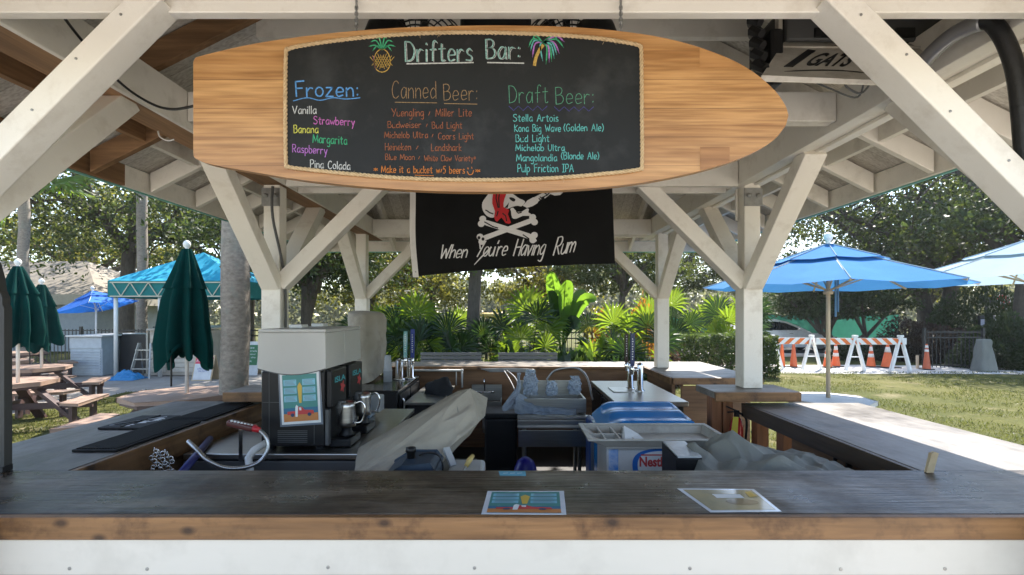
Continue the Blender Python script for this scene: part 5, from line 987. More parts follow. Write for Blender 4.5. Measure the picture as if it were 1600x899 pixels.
def fan_palm(lab, x, y, hub_z, Rr, seed, n=9, mat=None, group='fan palms behind the back bar', big=None, sp=.75, name='fan_palm'):
    g = random.Random(seed); t = thing(name, lab, 'palm', (x, y, 0), group); m = MB(); d = MB()
    for k in range(n):
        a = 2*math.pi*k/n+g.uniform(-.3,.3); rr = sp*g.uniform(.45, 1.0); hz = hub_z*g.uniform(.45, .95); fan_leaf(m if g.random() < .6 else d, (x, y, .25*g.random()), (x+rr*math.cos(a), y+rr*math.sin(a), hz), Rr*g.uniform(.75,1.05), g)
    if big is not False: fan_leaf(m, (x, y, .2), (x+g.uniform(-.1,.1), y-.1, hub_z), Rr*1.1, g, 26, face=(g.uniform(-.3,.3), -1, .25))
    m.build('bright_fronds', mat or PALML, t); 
    if d.f: d.build('shaded_fronds', PALMD, t)  # shade of these fronds is in their leaf colour, picked at random
    d2 = MB(); d2.lathe((x,y,0), [(.10,0),(.13,.15),(.08,.35)], 10); d2.build('stem', PALMB, t); return t
def bush(name, lab, x, y, rx, ry, h, n, mat, ls, seed, cat='shrub', group=None, z0=0.0, stems=True, lump=.28):
    t = thing(name, lab, cat, (x, y, 0), group); G = np.random.default_rng(seed); d = G.normal(size=(n,3)); d /= np.linalg.norm(d, axis=1)[:,None]; d[:,2] = np.abs(d[:,2])*1.0
    r = G.uniform(.45, 1.02, n)**.4; lum = np.array([1+lump*nz(tuple(q*1.6+seed)) *1.6 for q in d]); C = d*(r*lum)[:,None]*np.array([rx, ry, h-z0])+np.array([x, y, z0]); low = G.random(n) < .35; C[low,2] = z0+(C[low,2]-z0)*G.random(low.sum())
    leaf_mesh('foliage', C, ls, ls*.6, mat, t, seed)
    if stems:
        m = MB()
        for k in range(6): a = k*1.05+seed; m.tube([(x+.08*math.cos(a), y+.08*math.sin(a), 0), (x+.4*rx*math.cos(a), y+.4*ry*math.sin(a), h*.75)], [.025,.008], 5)
        m.build('stem', BARK, t)
    return t
def hedge(lab, x0, x1, y0, y1, h, n, mat, ls, seed, name='clipped_hedge', z0=.05):
    t = thing(name, lab, 'hedge', ((x0+x1)/2, (y0+y1)/2, 0)); G = np.random.default_rng(seed); u = G.random((n,3)); f = G.integers(0, 4, n); e = np.abs(G.normal(size=n))*.09
    u[f == 0, 2] = 1-e[f == 0]; u[f == 1, 1] = e[f == 1]; u[f == 2, 0] = np.where(G.random((f == 2).sum()) < .5, e[f == 2]*.3, 1-e[f == 2]*.3)
    C = np.stack([x0+(x1-x0)*u[:,0], y0+(y1-y0)*u[:,1], z0+(h-z0)*u[:,2]], 1); C += np.array([[.10*nz((c[0]*2.2, c[2]*2, seed)), .12*nz((c[0]*2, c[2]*2.5, seed+5)), .09*nz((c[0]*2.5, c[1]*2, seed+9))] for c in C]); C[:,2] = np.maximum(C[:,2], .02)
    leaf_mesh('foliage', C, ls, ls*.6, mat, t, seed); m = MB()
    for k in range(int((x1-x0)/.5)): xx = x0+.25+k*.5; m.tube([(xx,(y0+y1)/2,0),(xx+.1,(y0+y1)/2,h*.7)], [.025,.008], 5)
    m.build('stem', BARK, t); return t

# left side trees
oak('oak_tree', 'big live oak with thick dark trunk behind the turquoise canopy', -17, 22, 12.5, 6.3, 3.4, .34, 11, OAKL, 17000, .19, 'trees round the bar', 8, .42)
oak('oak_tree', 'sunlit oak behind the beige roofed building at the far left', -27, 32, 12, 7.5, 3.4, .4, 12, YELL, 14000, .24, 'trees round the bar')
oak('oak_tree', 'dark oak crown filling the gap between the palm trunk and the turquoise canopy', -13.2, 25, 10, 5, 2.8, .3, 13, OAKL, 12000, .19, 'trees round the bar')
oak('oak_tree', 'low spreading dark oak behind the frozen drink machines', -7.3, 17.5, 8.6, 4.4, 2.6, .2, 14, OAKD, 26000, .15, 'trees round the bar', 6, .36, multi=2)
oak('oak_tree', 'yellow green tree seen between the pair of posts on the shaded side', -8.6, 30, 9, 4.2, 1.6, .22, 15, YELL, 12000, .2, 'trees round the bar', multi=2)
oak('oak_tree', 'tall loose tree with sky showing through at the far left edge', -22, 18, 12, 5, 4.2, .26, 16, OAKL, 7500, .19, 'trees round the bar')
# behind the bar
oak('oak_tree', 'stout tree with rough straight trunk just behind the first bench', -1.0, 12.2, 9.5, 4.0, 3.15, .19, 17, OAKL, 17000, .15, 'trees round the bar', 7, .36)
oak('oak_tree', 'yellowing tree straight behind the banana plant', 1.6, 27, 8.0, 3.6, 2.4, .2, 18, YELL, 14000, .19, 'trees round the bar')
oak('oak_tree', 'thin trunked tree behind the orange shrub and back post', 5.0, 23, 8, 3.2, 2.9, .18, 19, OAKL, 12000, .18, 'trees round the bar')
oak('oak_tree', 'bright leaved tree behind the flag and stout trunk', -4.2, 26, 8.5, 3.8, 2.2, .2, 20, YELL, 14000, .19, 'trees round the bar')
oak('oak_tree', 'mid green tree between the two posts on the sunny side', 9.6, 32, 9.0, 3.8, 2.8, .2, 21, OAKL, 13000, .19, 'trees round the bar')
# right side
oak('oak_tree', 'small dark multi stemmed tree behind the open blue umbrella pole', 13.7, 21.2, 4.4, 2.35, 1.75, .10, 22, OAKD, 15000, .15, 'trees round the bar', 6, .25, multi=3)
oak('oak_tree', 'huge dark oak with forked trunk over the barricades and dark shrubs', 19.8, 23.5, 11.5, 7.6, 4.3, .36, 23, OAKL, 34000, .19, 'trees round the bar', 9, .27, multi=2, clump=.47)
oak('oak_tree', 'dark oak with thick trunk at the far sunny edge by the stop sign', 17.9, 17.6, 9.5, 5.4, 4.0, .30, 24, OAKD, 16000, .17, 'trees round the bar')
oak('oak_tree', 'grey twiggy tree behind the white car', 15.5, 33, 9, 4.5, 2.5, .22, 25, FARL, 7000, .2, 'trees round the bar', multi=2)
oak('oak_tree', 'pale slender tree beyond the dark shrub mound', 27, 33, 8, 4, 2.6, .2, 26, YELL, 10000, .2, 'trees round the bar', multi=2)
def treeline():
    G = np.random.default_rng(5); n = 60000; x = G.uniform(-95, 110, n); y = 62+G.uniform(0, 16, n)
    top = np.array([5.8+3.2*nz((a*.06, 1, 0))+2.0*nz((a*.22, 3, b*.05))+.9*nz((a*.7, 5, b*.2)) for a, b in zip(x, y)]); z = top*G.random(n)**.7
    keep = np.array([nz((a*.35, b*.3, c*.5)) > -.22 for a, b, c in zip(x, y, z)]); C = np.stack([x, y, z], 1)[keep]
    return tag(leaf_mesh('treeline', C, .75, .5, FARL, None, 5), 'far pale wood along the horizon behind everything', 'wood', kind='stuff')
treeline()
# palms
palm_trunk('palm_tree', 'thick grey palm trunk rising past the eave beside the folded green umbrella', -3.52, 6.35, 7.2, .165, 31, R_=1.9)
palm_trunk('palm_tree', 'slim palm with bright crown behind the table umbrellas at the far left', gx(37,14), 14, 5.4, .13, 32, 16, R_=1.4)
palm_trunk('palm_tree', 'slim pale palm trunk in front of the big live oak', gx(222,17), 17, 8.2, .16, 33, R_=1.7)
for i, (px, D, hz, Rr, n, mt, lab) in enumerate((
    (648,11.0,1.75,.62,9,PALML,'bright fan palm right of the canvas covered appliance'), (606,11.8,1.55,.55,8,PALML,'fan palm partly behind the canvas covered appliance'), (697,10.6,1.35,.58,9,PALMD,'darker low fan palm beside the stout trunk'),
    (762,11.6,1.25,.55,9,PALMD,'low fan palm between the stout trunk and the second bench'), (826,11.2,1.80,.70,10,PALML,'tall dark centred fan palm left of the banana plant'), 
    (952,11.0,1.55,.55,9,PALML,'sunny fan palm beside the orange shrub'), (1002,10.8,1.55,.55,8,PALML,'yellowish fan palm behind the dark tap handles'),
    (1046,15.6,2.0,.75,9,PALML,'fan palm split by the back post'), (720,12.8,1.5,.55,8,PALML,'sunny fan palm behind the stout trunk'), (985,10.0,.95,.5,8,PALMD,'low dark fan palm by the clipped hedge'))):
    fan_palm(lab, gx(px, D), D, hz, Rr, 40+i, n, mt)
t = fan_palm('pale yellow green palm with drooping fronds behind the hedge', gx(1140,15.5), 15.5, 1.95, .85, 60, 14, PALML, big=False, sp=.9)
def banana():
    x, y = gx(880,11.3), 11.3; t = thing('banana_plant', 'banana plant with big upright sunlit paddle leaves behind the second bench', 'plant', (x, y, 0)); g = random.Random(4); d = MB(); b = MB()
    for px, py, k, wv, dk in ((861,424,.0,.17,0),(884,438,.2,.19,0),(898,470,.5,.17,0),(857,455,-.3,.16,1),(918,462,1.4,.15,1),(932,470,1.6,.14,0),(840,490,-.9,.15,1),(905,515,1.0,.16,1),(872,470,.1,.16,0)):
        tip = at(px, py, y-.3+g.uniform(-.3,.3)); s = Vector((x+g.uniform(-.06,.06), y, .9+g.uniform(-.1,.2))); mid = s.lerp(tip,.55)+Vector((0,0,.22+.12*abs(k))); sp = cr([s, mid, tip], 8); m = d if dk else b; m.tube(sp, [.016*(1-.8*i/len(sp)) for i in range(len(sp))], 5)
        nn = Vector((g.uniform(-.6,.6), -1, .3)).normalized(); rows = []
        for i in range(4, len(sp)):
            f = (i-4)/(len(sp)-5); dd = (sp[min(i+1,len(sp)-1)]-sp[i-1]).normalized(); sd = dd.cross(nn).normalized(); ww = wv*math.sin(math.pi*min(.06+f*.97,1))**.6; rows.append((sp[i]-sd*ww+nn*ww*.35, sp[i], sp[i]+sd*ww+nn*ww*.35))
        V = [q for r in rows for q in r]; m.add(V, [(3*i+j, 3*i+j+1, 3*i+j+4, 3*i+j+3) for i in range(len(rows)-1) for j in (0,1)])
    b.build('sunlit_leaves', BANL, t, smooth=True); d.build('shaded_leaves', PALMD, t, smooth=True); m = MB(); m.tube([(x,y,0),(x,y,.5),(x+.02,y,1.1)], [.10,.08,.04], 10); m.build('stem', M('green stem', (.10,.14,.05), rough=.6), t)  # sun and shade on the leaves are given by two colours
banana()
for px, D, r, h, mt, lab, n, ls in ((943,12.2,.42,1.55,CROT,'orange leaved shrub left of the sunny fan palm',900,.11),(1003,11.6,.42,1.95,CROT,'orange brown upright shrub behind the navy tap handle',1000,.11),(780,13.2,.30,1.95,YELL,'yellow shrub behind the stout tree trunk',500,.12),
    (720,11.2,.9,.9,HEDGL,'low green shrub behind the first bench',2400,.10),(860,11.8,1.1,1.0,HEDGL,'broad green shrub under the banana plant',3000,.10),(640,12.2,.9,1.1,HEDGL,'green shrub under the bright fan palm',2400,.10),(960,12.0,1.0,.95,HEDGL,'green shrub at the foot of the orange shrub',2600,.10),(600,13.0,1.2,1.2,OAKD,'dark shrub behind the plastic cups',2600,.10),(800,10.3,.7,.95,BROAD,'broad leaved dark shrub above the second bench',420,.24),(908,10.4,.75,1.05,BROAD,'broad leaved dark shrub below the banana plant',460,.24),(985,10.2,.6,.95,BROAD,'broad leaved dark shrub by the clipped hedge',360,.22),(690,10.2,.5,.8,BROAD,'broad leaved dark shrub left of the stout trunk',260,.22),(925,12.6,.35,1.9,YELL,'yellow leaved upright shrub right of the banana plant',420,.13),(1030,12.2,.6,1.45,PURPL,'brownish shrub behind the back post',1500,.09)):
    bush('leafy_shrub', lab, gx(px, D), D, r, r*.8, h, n, mt, ls, int(px), group='shrubs behind the bar')
yk = thing('yellow_kayak', 'yellow kayak lying among the plants right of the stout trunk', 'kayak', at(765, 500, 13.6)); c = at(775, 494, 13.6)
m = MB(); m.grid(lambda u, v: c+Vector(((u-.5)*1.0, .14*math.sin(v*6.283)*math.sin(math.pi*max(min(u,.995),.005))**.5, .09*math.cos(v*6.283)*math.sin(math.pi*max(min(u,.995),.005))**.5+.06*(2*u-1)**2)), 16, 12); m.build('hull', M('yellow plastic', (.70,.36,.03), rough=.35), yk, smooth=True); m = MB(); m.bar(c+Vector((-.25,0,-.08)), (c.x-.25,c.y,0), .05, .05); m.bar(c+Vector((.25,0,-.08)), (c.x+.25,c.y,0), .05, .05); m.build('stand', BARK, yk)
hedge('clipped sunlit green hedge between the posts on the sunny side', gx(1022,13.9), gx(1218,13.6), 13.6, 14.9, 1.18, 15000, HEDGL, .075, 71)
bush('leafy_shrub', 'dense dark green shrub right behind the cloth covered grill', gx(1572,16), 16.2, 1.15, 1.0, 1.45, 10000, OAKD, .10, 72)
bush('leafy_shrub', 'big dark green shrub at the sunny edge beside the shrub behind the grill', 17.6, 16.0, 1.7, 1.2, 1.7, 10000, OAKD, .10, 77)
bush('burgundy_shrub', 'large burgundy and dark green shrub mound behind the black gate', gx(1452,18.6), 18.6, 1.75, 1.1, 1.55, 14000, PURPL, .10, 73, 'shrub'); bush('dark_shrub', 'dark green shrub mound right of the burgundy one below the stop sign', gx(1545,20.5), 20.5, 3.1, 1.2, 2.25, 16000, OAKD, .12, 74, 'shrub')
bush('pink_shrub', 'low pinkish shrub row behind the clipped hedge', gx(1115,17), 17, 1.7, .5, 1.15, 3500, PURPL, .09, 75, 'shrub')
bush('low_planter_shrub', 'low dark shrub under the small dark tree', gx(1345,19), 19, 1.3, .5, .75, 3500, OAKD, .10, 76, 'shrub')
# black iron fence and gate
def fence(name, lab, x0, x1, y, h, step, cat='fence'):
    t = thing(name, lab, cat, ((x0+x1)/2, y, 0)); m = MB()
    for z in (.12, h-.22, h-.05): m.box(x0, x1, y-.015, y+.015, z-.018, z+.018)
    m.build('rail', IRON, t); m = MB(); k = x0
    while k < x1: m.box(k-.009, k+.009, y-.009, y+.009, .05, h); k += step
    m.build('pickets', IRON, t); k = x0
    while k <= x1+.01: m = MB(); m.box(k-.035, k+.035, y-.035, y+.035, 0, h+.08); m.build('post', IRON, t); k += max((x1-x0)/max(1, round((x1-x0)/2.4)), .5)
    return t
fence('iron_fence', 'long black iron picket fence behind the plants and back bar', -6.9, 4.4, 14.6, 1.25, .12); fence('iron_fence', 'black iron picket fence behind the picnic tables and white deck box', -19, -6.9, 16.4, 1.25, .12); fence('iron_gate', 'black iron picket gate beside the burgundy shrub mound', gx(1444,15.8), gx(1536,15.8), 15.8, 1.22, .13, 'gate')

# ------------------------------------------------------------------ umbrellas and tables
def finial(c, r, mat, par): m = MB(); m.lathe(c, [(r*.5,0),(r*.6,r*.5),(r*.35,r*.6),(r*.9,r*1.2),(r,r*1.9),(r*.7,r*2.6),(r*.2,r*2.9)], 14); return m.build('finial', mat, par, smooth=True)
def closed_umbrella(lab, x, y, zt, zb, rad, seed, group, fat=1.0, z0=.75):
    t = thing('folded_umbrella', lab, 'umbrella', (x, y, z0), group); m = MB(); m.tube([(x,y,z0),(x,y,zt)], .022, 12); m.build('pole', WHITEP, t, smooth=True)
    H = zt-zb; nf = 8
    def canopy(u, v, vent=False):
        a = 2*math.pi*u; pr = .04+rad*(1.15*min(v/.45,1)**.8*.62+.33*max(0,(v-.3)/.7)**1.3); fold = 1+(.16+.20*v)*math.cos(nf*a+seed+1.2*math.sin(2*a+seed))+.14*v*math.sin(3*a+seed*2)
        zz = zt-H*v*(1+(.05*math.cos(nf*a+seed)+.07*math.sin(2*a+seed))*(v > .96)); r = pr*fold*(1-.12*max(0, v-.85)/.15)
        return Vector((x+r*math.cos(a)+.05*v*math.sin(seed*3+v*3), y+r*math.sin(a), zz))
    m = MB(); m.grid(lambda u, v: canopy(u, v), 96, 26, True); m.build('canopy', GREENF, t, smooth=True)
    m = MB(); m.grid(lambda u, v: canopy(u, v*.36)+Vector((math.cos(6.283*u), math.sin(6.283*u), 0))*(.006+.016*v*v*(1+.9*math.cos(8*6.283*u+seed))), 96, 10, True); m.build('vent_flap', GREENF, t, smooth=True)
    finial((x,y,zt-.02), .045, WHITEP, t); m = MB(); m.tube(cr([(x-rad*.55,y-rad*.6,zb+.12),(x-rad*.5,y-rad*.62,zb-.1),(x-rad*.52,y-rad*.6,zb-.32)],4), .012, 5); m.build('tie_strap', IRON, t); return t
TTOP = M('weathered tan table', (.30,.20,.145), (.23,.15,.11), rough=.6, dirt=(.19,.14,.11), dscale=3); TLEG = M('plum brown plastic', (.075,.042,.04), rough=.55)
def hex_table(lab, x, y, group, rot=.2, r=.68):
    t = thing('picnic_table', lab, 'picnic table', (x, y, 0), group); hx_ = lambda rr, z, n=8, a0=rot: [(x+rr*math.cos(2*math.pi*(k+.5)/n+a0), y+rr*math.sin(2*math.pi*(k+.5)/n+a0), z) for k in range(n)]
    m = MB(); m.slab(hx_(r, .745), hx_(r, .70)); m.build('tabletop', TTOP, t, bevel=.01); m = MB(); m.slab(hx_(r-.03, .699), hx_(r-.03, .655)); m.build('apron', TLEG, t)
    for k in range(4):
        a = 2*math.pi*k/4+rot; ca, sa = math.cos(a), math.sin(a); e = Vector((x,y,0)); d = Vector((ca,sa,0)); s = Vector((-sa,ca,0)); m = MB(); rr = r+.36
        q = [e+d*(rr-.14)-s*.36, e+d*(rr-.14)+s*.36, e+d*(rr+.14)+s*.48, e+d*(rr+.14)-s*.48]; m.slab([p+Vector((0,0,.445)) for p in q], [p+Vector((0,0,.405)) for p in q]); m.build('bench_seat', TTOP, t, bevel=.008)
        m = MB(); m.bar(e+d*(r-.25)+Vector((0,0,.65)), e+d*(rr+.02)+Vector((0,0,.0)), .14, .05); m.bar(e+d*(.1)+Vector((0,0,.36)), e+d*(rr+.12)+Vector((0,0,.36)), .05, .09); m.bar(e+d*rr+s*.3+Vector((0,0,.40)), e+d*rr+s*.3, .09, .05); m.bar(e+d*rr-s*.3+Vector((0,0,.40)), e+d*rr-s*.3, .09, .05); m.build('leg_frame', TLEG, t)
    return t
hex_table('octagonal picnic table under the big folded green umbrella beside the palm trunk', gx(292,6.4), 6.35, 'picnic tables with folded umbrellas')
closed_umbrella('big folded dark green umbrella with white finial beside the thick palm trunk', gx(292,6.35), 6.35, 2.58, 1.17, .215, 1.0, 'folded green umbrellas')
for i, (px, D, lt, lu, pz_, zb) in enumerate(((20,7.4,'picnic table nearest the dark wooden upright','folded green umbrella nearest the dark wooden upright',2.35,1.33),(62,9.4,'second picnic table out, with folded umbrella nearest the white deck box','folded green umbrella nearest the white deck box',2.2,1.15),(10,10.6,'third picnic table out in the row','folded green umbrella behind the front pair of the row',2.3,1.2),(45,13.0,'farthest picnic table in front of the iron fence','farthest folded umbrella in the row, mostly hidden',2.15,1.2))):
    hex_table(lt, gx(px-22,D), D, 'picnic tables with folded umbrellas', .3+i*.2); closed_umbrella(lu, gx((28,65,2,51)[i],D-.1), D-.1, pz_+.1, zb, .20, 2.2+i, 'folded green umbrellas')
def open_umbrella(lab, x, y, zr, za, rad, mat, polemat, seed, group, tilt=0, rot=.2, sq=8, z0=.75, polez=None):
    t = thing('open_umbrella', lab, 'umbrella', (x, y, z0), group); T = Matrix.Translation((x,y,zr)) @ Matrix.Rotation(tilt, 4, 'Y') @ Matrix.Translation((-x,-y,-zr))
    m = MB(); top = T @ Vector((x,y,za)); m.tube([(x,y,z0),(x,y,zr-.05),tuple(top)] if tilt else [(x,y,z0),(x,y,za)], .024, 12); m.build('pole', polemat, t, smooth=True)
    m = MB(); nv = 10
    def surf(f, v, vv=0):
        a = 2*math.pi*f/sq+rot; k = math.floor(f); fr = f-k; A_ = 2*math.pi*k/sq+rot; B_ = 2*math.pi*(k+1)/sq+rot; p = Vector((math.cos(A_),math.sin(A_),0)).lerp(Vector((math.cos(B_),math.sin(B_),0)), fr); r = rad*v; sag = (1-abs(2*fr-1))*.05*v
        return T @ Vector((x+p.x*r*(1-sag), y+p.y*r*(1-sag), za-(za-zr)*(v**.95)-.03*(1-abs(2*fr-1))*v+vv))
    for k in range(sq): m.grid(lambda u, v: surf(k+min(u,.9999), .26+.74*v), 8, nv)
    c_ = m.build('canopy', mat, t, smooth=True); m = MB()
    for k in range(sq): m.grid(lambda u, v: surf(k+min(u,.9999), .02+.42*v, .035), 8, 5)
    m.build('vent_tier', mat, t, smooth=True); m = MB()
    for k in range(sq): m.tube([surf(k, .30+.7*q/6, .006) for q in range(7)], .006, 5); m.tube([surf(k, .03+.4*q/4, .041) for q in range(5)], .006, 5)
    m.build('seam', PALEF, t); m = MB()  # pale colour stands for white light caught along the ridges
    for k in range(sq): p, q = surf(k, .05, -.02), surf(k, .99, -.015); m.bar(p, q, .016, .02)
    m.build('ribs', polemat, t); m = MB()
    for k in range(sq): m.bar(T @ Vector((x,y,zr-.06)), surf(k, .5, -.02), .012, .014)
    m.lathe(T @ Vector((x,y,zr-.1)), [(.05,0),(.055,.03),(.03,.06)], 12); m.build('hub_and_struts', polemat, t)
    finial(T @ Vector((x,y,za+.02)), .05, WHITEP, t); return t
ou = open_umbrella('open blue market umbrella with pale finial over the sunny counter end', 3.80, 6.0, 2.09, 2.57, 1.41, BLUEF, TANP, 3, 'open umbrellas', 0, .35)
m = MB(); m.tube([(3.87,5.97,2.2),(3.87,5.97,1.72)], .012, 6); m.tube([(3.90,5.97,2.2),(3.90,5.97,1.78)], .010, 6); m.build('pulley_cord', M('blue cord', (.10,.25,.45)), ou)
open_umbrella('backlit pale blue open umbrella cut by the sunny edge of the view', 7.15, 6.9, 2.24, 2.75, 1.58, PALEF, TANP, 4, 'open umbrellas', 0, .1)
for lab, x, y in (('white tabletop under the open blue umbrella', 3.75, 5.95),):
    t = thing('patio_table', lab, 'table', (x, y, 0)); m = MB(); m.slab([(x+.5*math.cos(a), y+.5*math.sin(a), .748) for a in [2*math.pi*k/8+.3 for k in range(8)]], [(x+.5*math.cos(a), y+.5*math.sin(a), .71) for a in [2*math.pi*k/8+.3 for k in range(8)]]); m.build('tabletop', M('pale table', (.62,.60,.57), rough=.5), t, bevel=.008); m = MB(); m.tube([(x,y,.02),(x,y,.709)], .05, 12); m.build('column', TANP, t); m = MB(); m.lathe((x,y,0), [(.32,.004),(.32,.05),(.06,.09)], 20); m.build('base', TANP, t)
open_umbrella('tilted bright blue square umbrella in front of the beige roofed building', gx(150,14.8), 14.8, 1.95, 2.42, 1.05, M('bright blue fabric', (.02,.16,.62), rough=.8, transl=.3), WHITEP, 5, 'open umbrellas', -.22, .55, 4, .06)
bs = thing('umbrella_base', 'white round umbrella base on the sandy path', 'umbrella base', (gx(150,14.8), 14.8, 0)); m = MB(); m.lathe((gx(150,14.8),14.8,.005), [(.42,0),(.42,.03),(.12,.055)], 24); m.build('base', WHITEP, bs)

# ------------------------------------------------------------------ left side structures
cn = thing('shade_canopy', 'turquoise fabric shade canopy on white posts with teal trussed valance', 'canopy', (-9.0, 15.6, 0)); x0, x1, y0, y1, ze, zp_ = gx(168,13.7), -7.5, 13.7, 16.4, 2.66, 3.6
m = MB(); mid = Vector(((x0+x1)/2, (y0+y1)/2, zp_)); q = [Vector(p) for p in ((x0,y0,ze),(x1,y0,ze),(x1,y1,ze),(x0,y1,ze))]
for k in range(4): m.grid(lambda u, v: (q[k].lerp(q[(k+1) % 4], u)).lerp(mid, v)+Vector((0,0,-.10*math.sin(math.pi*v)*math.sin(math.pi*u))), 10, 8)
m.build('canopy', TEALF, cn, smooth=True)
for k in range(4): a, b = q[k], q[(k+1) % 4]; m = MB(); d = (b-a).normalized(); nn = Vector((d.y,-d.x,0))*.006; m.slab([a,b,b-Vector((0,0,.46)),a-Vector((0,0,.46))], [p-nn for p in (a,b,b-Vector((0,0,.46)),a-Vector((0,0,.46)))]); m.build('valance', TEALV, cn)
m = MB(); yy = y0-.04; zt_, zb_ = ze-.05, ze-.43
m.bar((x0+.1,yy,zt_),(x1-.1,yy,zt_),.03,.03); m.bar((x0+.1,yy,zb_),(x1-.1,yy,zb_),.03,.03); k = x0+.15
while k < x1-.5: m.bar((k,yy,zt_),(k+.25,yy,zb_),.02,.02); m.bar((k+.25,yy,zb_),(k+.5,yy,zt_),.02,.02); k += .5
m.build('truss', M('cream steel', (.5,.48,.38), rough=.5), cn)
for x, y in ((x0+.15,y0+.1),(gx(254,13.9),y0+.1),(x1-.1,y0+.1),(x0+.15,y1-.1),(x1-.1,y1-.1)): m = MB(); m.tube([(x,y,0),(x,y,ze)], .05, 12); m.build('post', WHITEP, cn, smooth=True)
bd = thing('beige_building', 'low building with beige hipped roof and grey walls behind the picnic tables', 'building', (-25, 24, 0)); x0, x1, y0, y1 = -34, gx(152,22.5), 22.5, 30
BW = M('grey stucco', (.30,.33,.36), (.25,.28,.31), rough=.9); BR_ = M('beige roofing', (.24,.21,.17), (.19,.165,.135), rough=.9, scale=3, dirt=(.20,.17,.14), dscale=1)
m = MB(); m.box(x0+.6, x1-.6, y0+.6, y1, 0, 2.3); wl = m.build('wall', BW, bd); e = [(x0,y0,2.62),(x1,y0,2.62),(x1,y1,2.62),(x0,y1,2.62)]; r0, r1 = (x0+3.5,26.2,4.5), (x1-3.6,26.2,4.5)
m = MB(); m.add(e+[r0,r1], [(0,1,5,4),(1,2,5),(2,3,4,5),(3,0,4)]); m.build('roof', BR_, bd); m = MB(); m.box(x0, x1, y0-.03, y0-.003, 2.15, 2.62); m.box(x1+.003, x1+.03, y0, y1, 2.15, 2.62); m.box(x0+.02, x1-.02, y0+.02, y1-.02, 2.30, 2.33); m.build('fascia', M('beige fascia', (.36,.33,.27), rough=.8), bd)
m = MB(); m.box(x1-4.2, x1-2.6, y0+.57, y0+.597, 1.2, 2.15); m.build('serving_window', M('dark window', (.02,.022,.025), rough=.15), bd)
db = thing('deck_box', 'pale grey louvred storage cabinet with white lid beside the tilted blue umbrella', 'cabinet', (-11.8, 14.6, 0)); x0, x1 = gx(110,14.0), gx(160,14.0); y1 = 15.6
m = MB(); m.box(x0, x1, 14.0, y1, .02, 1.1); m.build('body', M('pale grey siding', (.50,.55,.60), rough=.6), db)
m = MB()
for k in range(9): m.box(x0+.03, x1-.03, 13.975, 13.998, .08+k*.075, .135+k*.075)
m.box(x0, x1, 13.965, 13.998, .78, 1.09); m.build('louvred_door', M('pale grey siding', (.5,.55,.6)), db, bevel=.004); m = MB(); m.box(x0-.06, x1+.08, 13.9, y1+.05, 1.105, 1.15); m.build('lid', WHITEP, db, bevel=.01)
sc_ = thing('storage_shed', 'tan resin storage cupboard with panelled doors behind the folded green umbrella', 'cupboard', (-9.3, 14.2, 0)); x0, x1 = gx(233,14.0), gx(262,14.0); TAN = M('tan resin', (.46,.40,.33), rough=.55); TAN2 = M('light tan resin', (.58,.52,.44), rough=.55)
m = MB(); m.box(x0, x1+1.0, 14.02, 15.2, .02, 1.28); m.build('body', TAN, sc_, bevel=.01)
m = MB()
for k in range(8): m.box(x0+.06, x1-.05, 13.99, 14.017, .12+k*.13, .235+k*.13)
m.build('panelled_door', TAN2, sc_, bevel=.006); m = MB()
for k in range(8): m.box(x1+.06, x1+.95, 13.99, 14.017, .12+k*.13, .235+k*.13)
m.build('panelled_door', TAN2, sc_, bevel=.006); m = MB(); m.slab([(x0-.05,13.95,1.282),(x1+1.05,13.95,1.282),(x1+1.05,15.25,1.34),(x0-.05,15.25,1.34)], [(x0-.05,13.95,1.33),(x1+1.05,13.95,1.33),(x1+1.05,15.25,1.40),(x0-.05,15.25,1.40)]); m.build('lid', TAN, sc_)
ld = thing('step_ladder', 'grey step ladder standing between the storage cabinets', 'step ladder', at(224, 590, 13.5)); g0 = Vector((gx(222,13.5), 13.5, 0)); m = MB()
for s in (-.22, .22): m.bar(g0+Vector((s*1.2,-.1,0)), g0+Vector((s*.7,.1,.95)), .04, .06); m.bar(g0+Vector((s*1.2,.4,0)), g0+Vector((s*.7,.15,.95)), .03, .04)
m.build('frame', GALV, ld); m = MB()
for k in range(3): m.box(g0.x-.22, g0.x+.22, 13.42+.06*k, 13.52+.06*k, .25+.25*k, .28+.25*k)
m.build('step', GALV, ld)
dk = thing('dark_screen', 'dark screened enclosure between the storage cabinets', 'screen', at(205, 560, 14.6)); m = MB(); m.box(gx(168,14.2), gx(232,14.6), 14.6, 14.65, 0, 1.15); m.build('screen', IRON, dk); m = MB(); m.box(gx(163,14.2), gx(170,14.2), 14.55, 14.7, 0, 1.2); m.box(gx(230,14.6), gx(233,14.6), 14.55, 14.7, 0, 1.2); m.build('post', GALV, dk)
tc_ = MB(); c0 = Vector((gx(200,13.3), 13.3, 0)); tc_.grid(lambda u, v: c0+Vector(((u-.5)*.7, (v-.5)*.6, max(0, .20*math.sin(math.pi*u)**.7*math.sin(math.pi*v)+.10*nz((u*5, v*5, 3))+.05*abs(nz((u*11, v*9, 1))))*(u*(1-u)*v*(1-v) > .0001)+.01)), 30, 24); tag(tc_.build('blue_tarp', M('blue tarpaulin', (.02,.22,.50), rough=.4), smooth=True), 'heap of blue tarpaulin on the path by the canopy post', 'tarp')
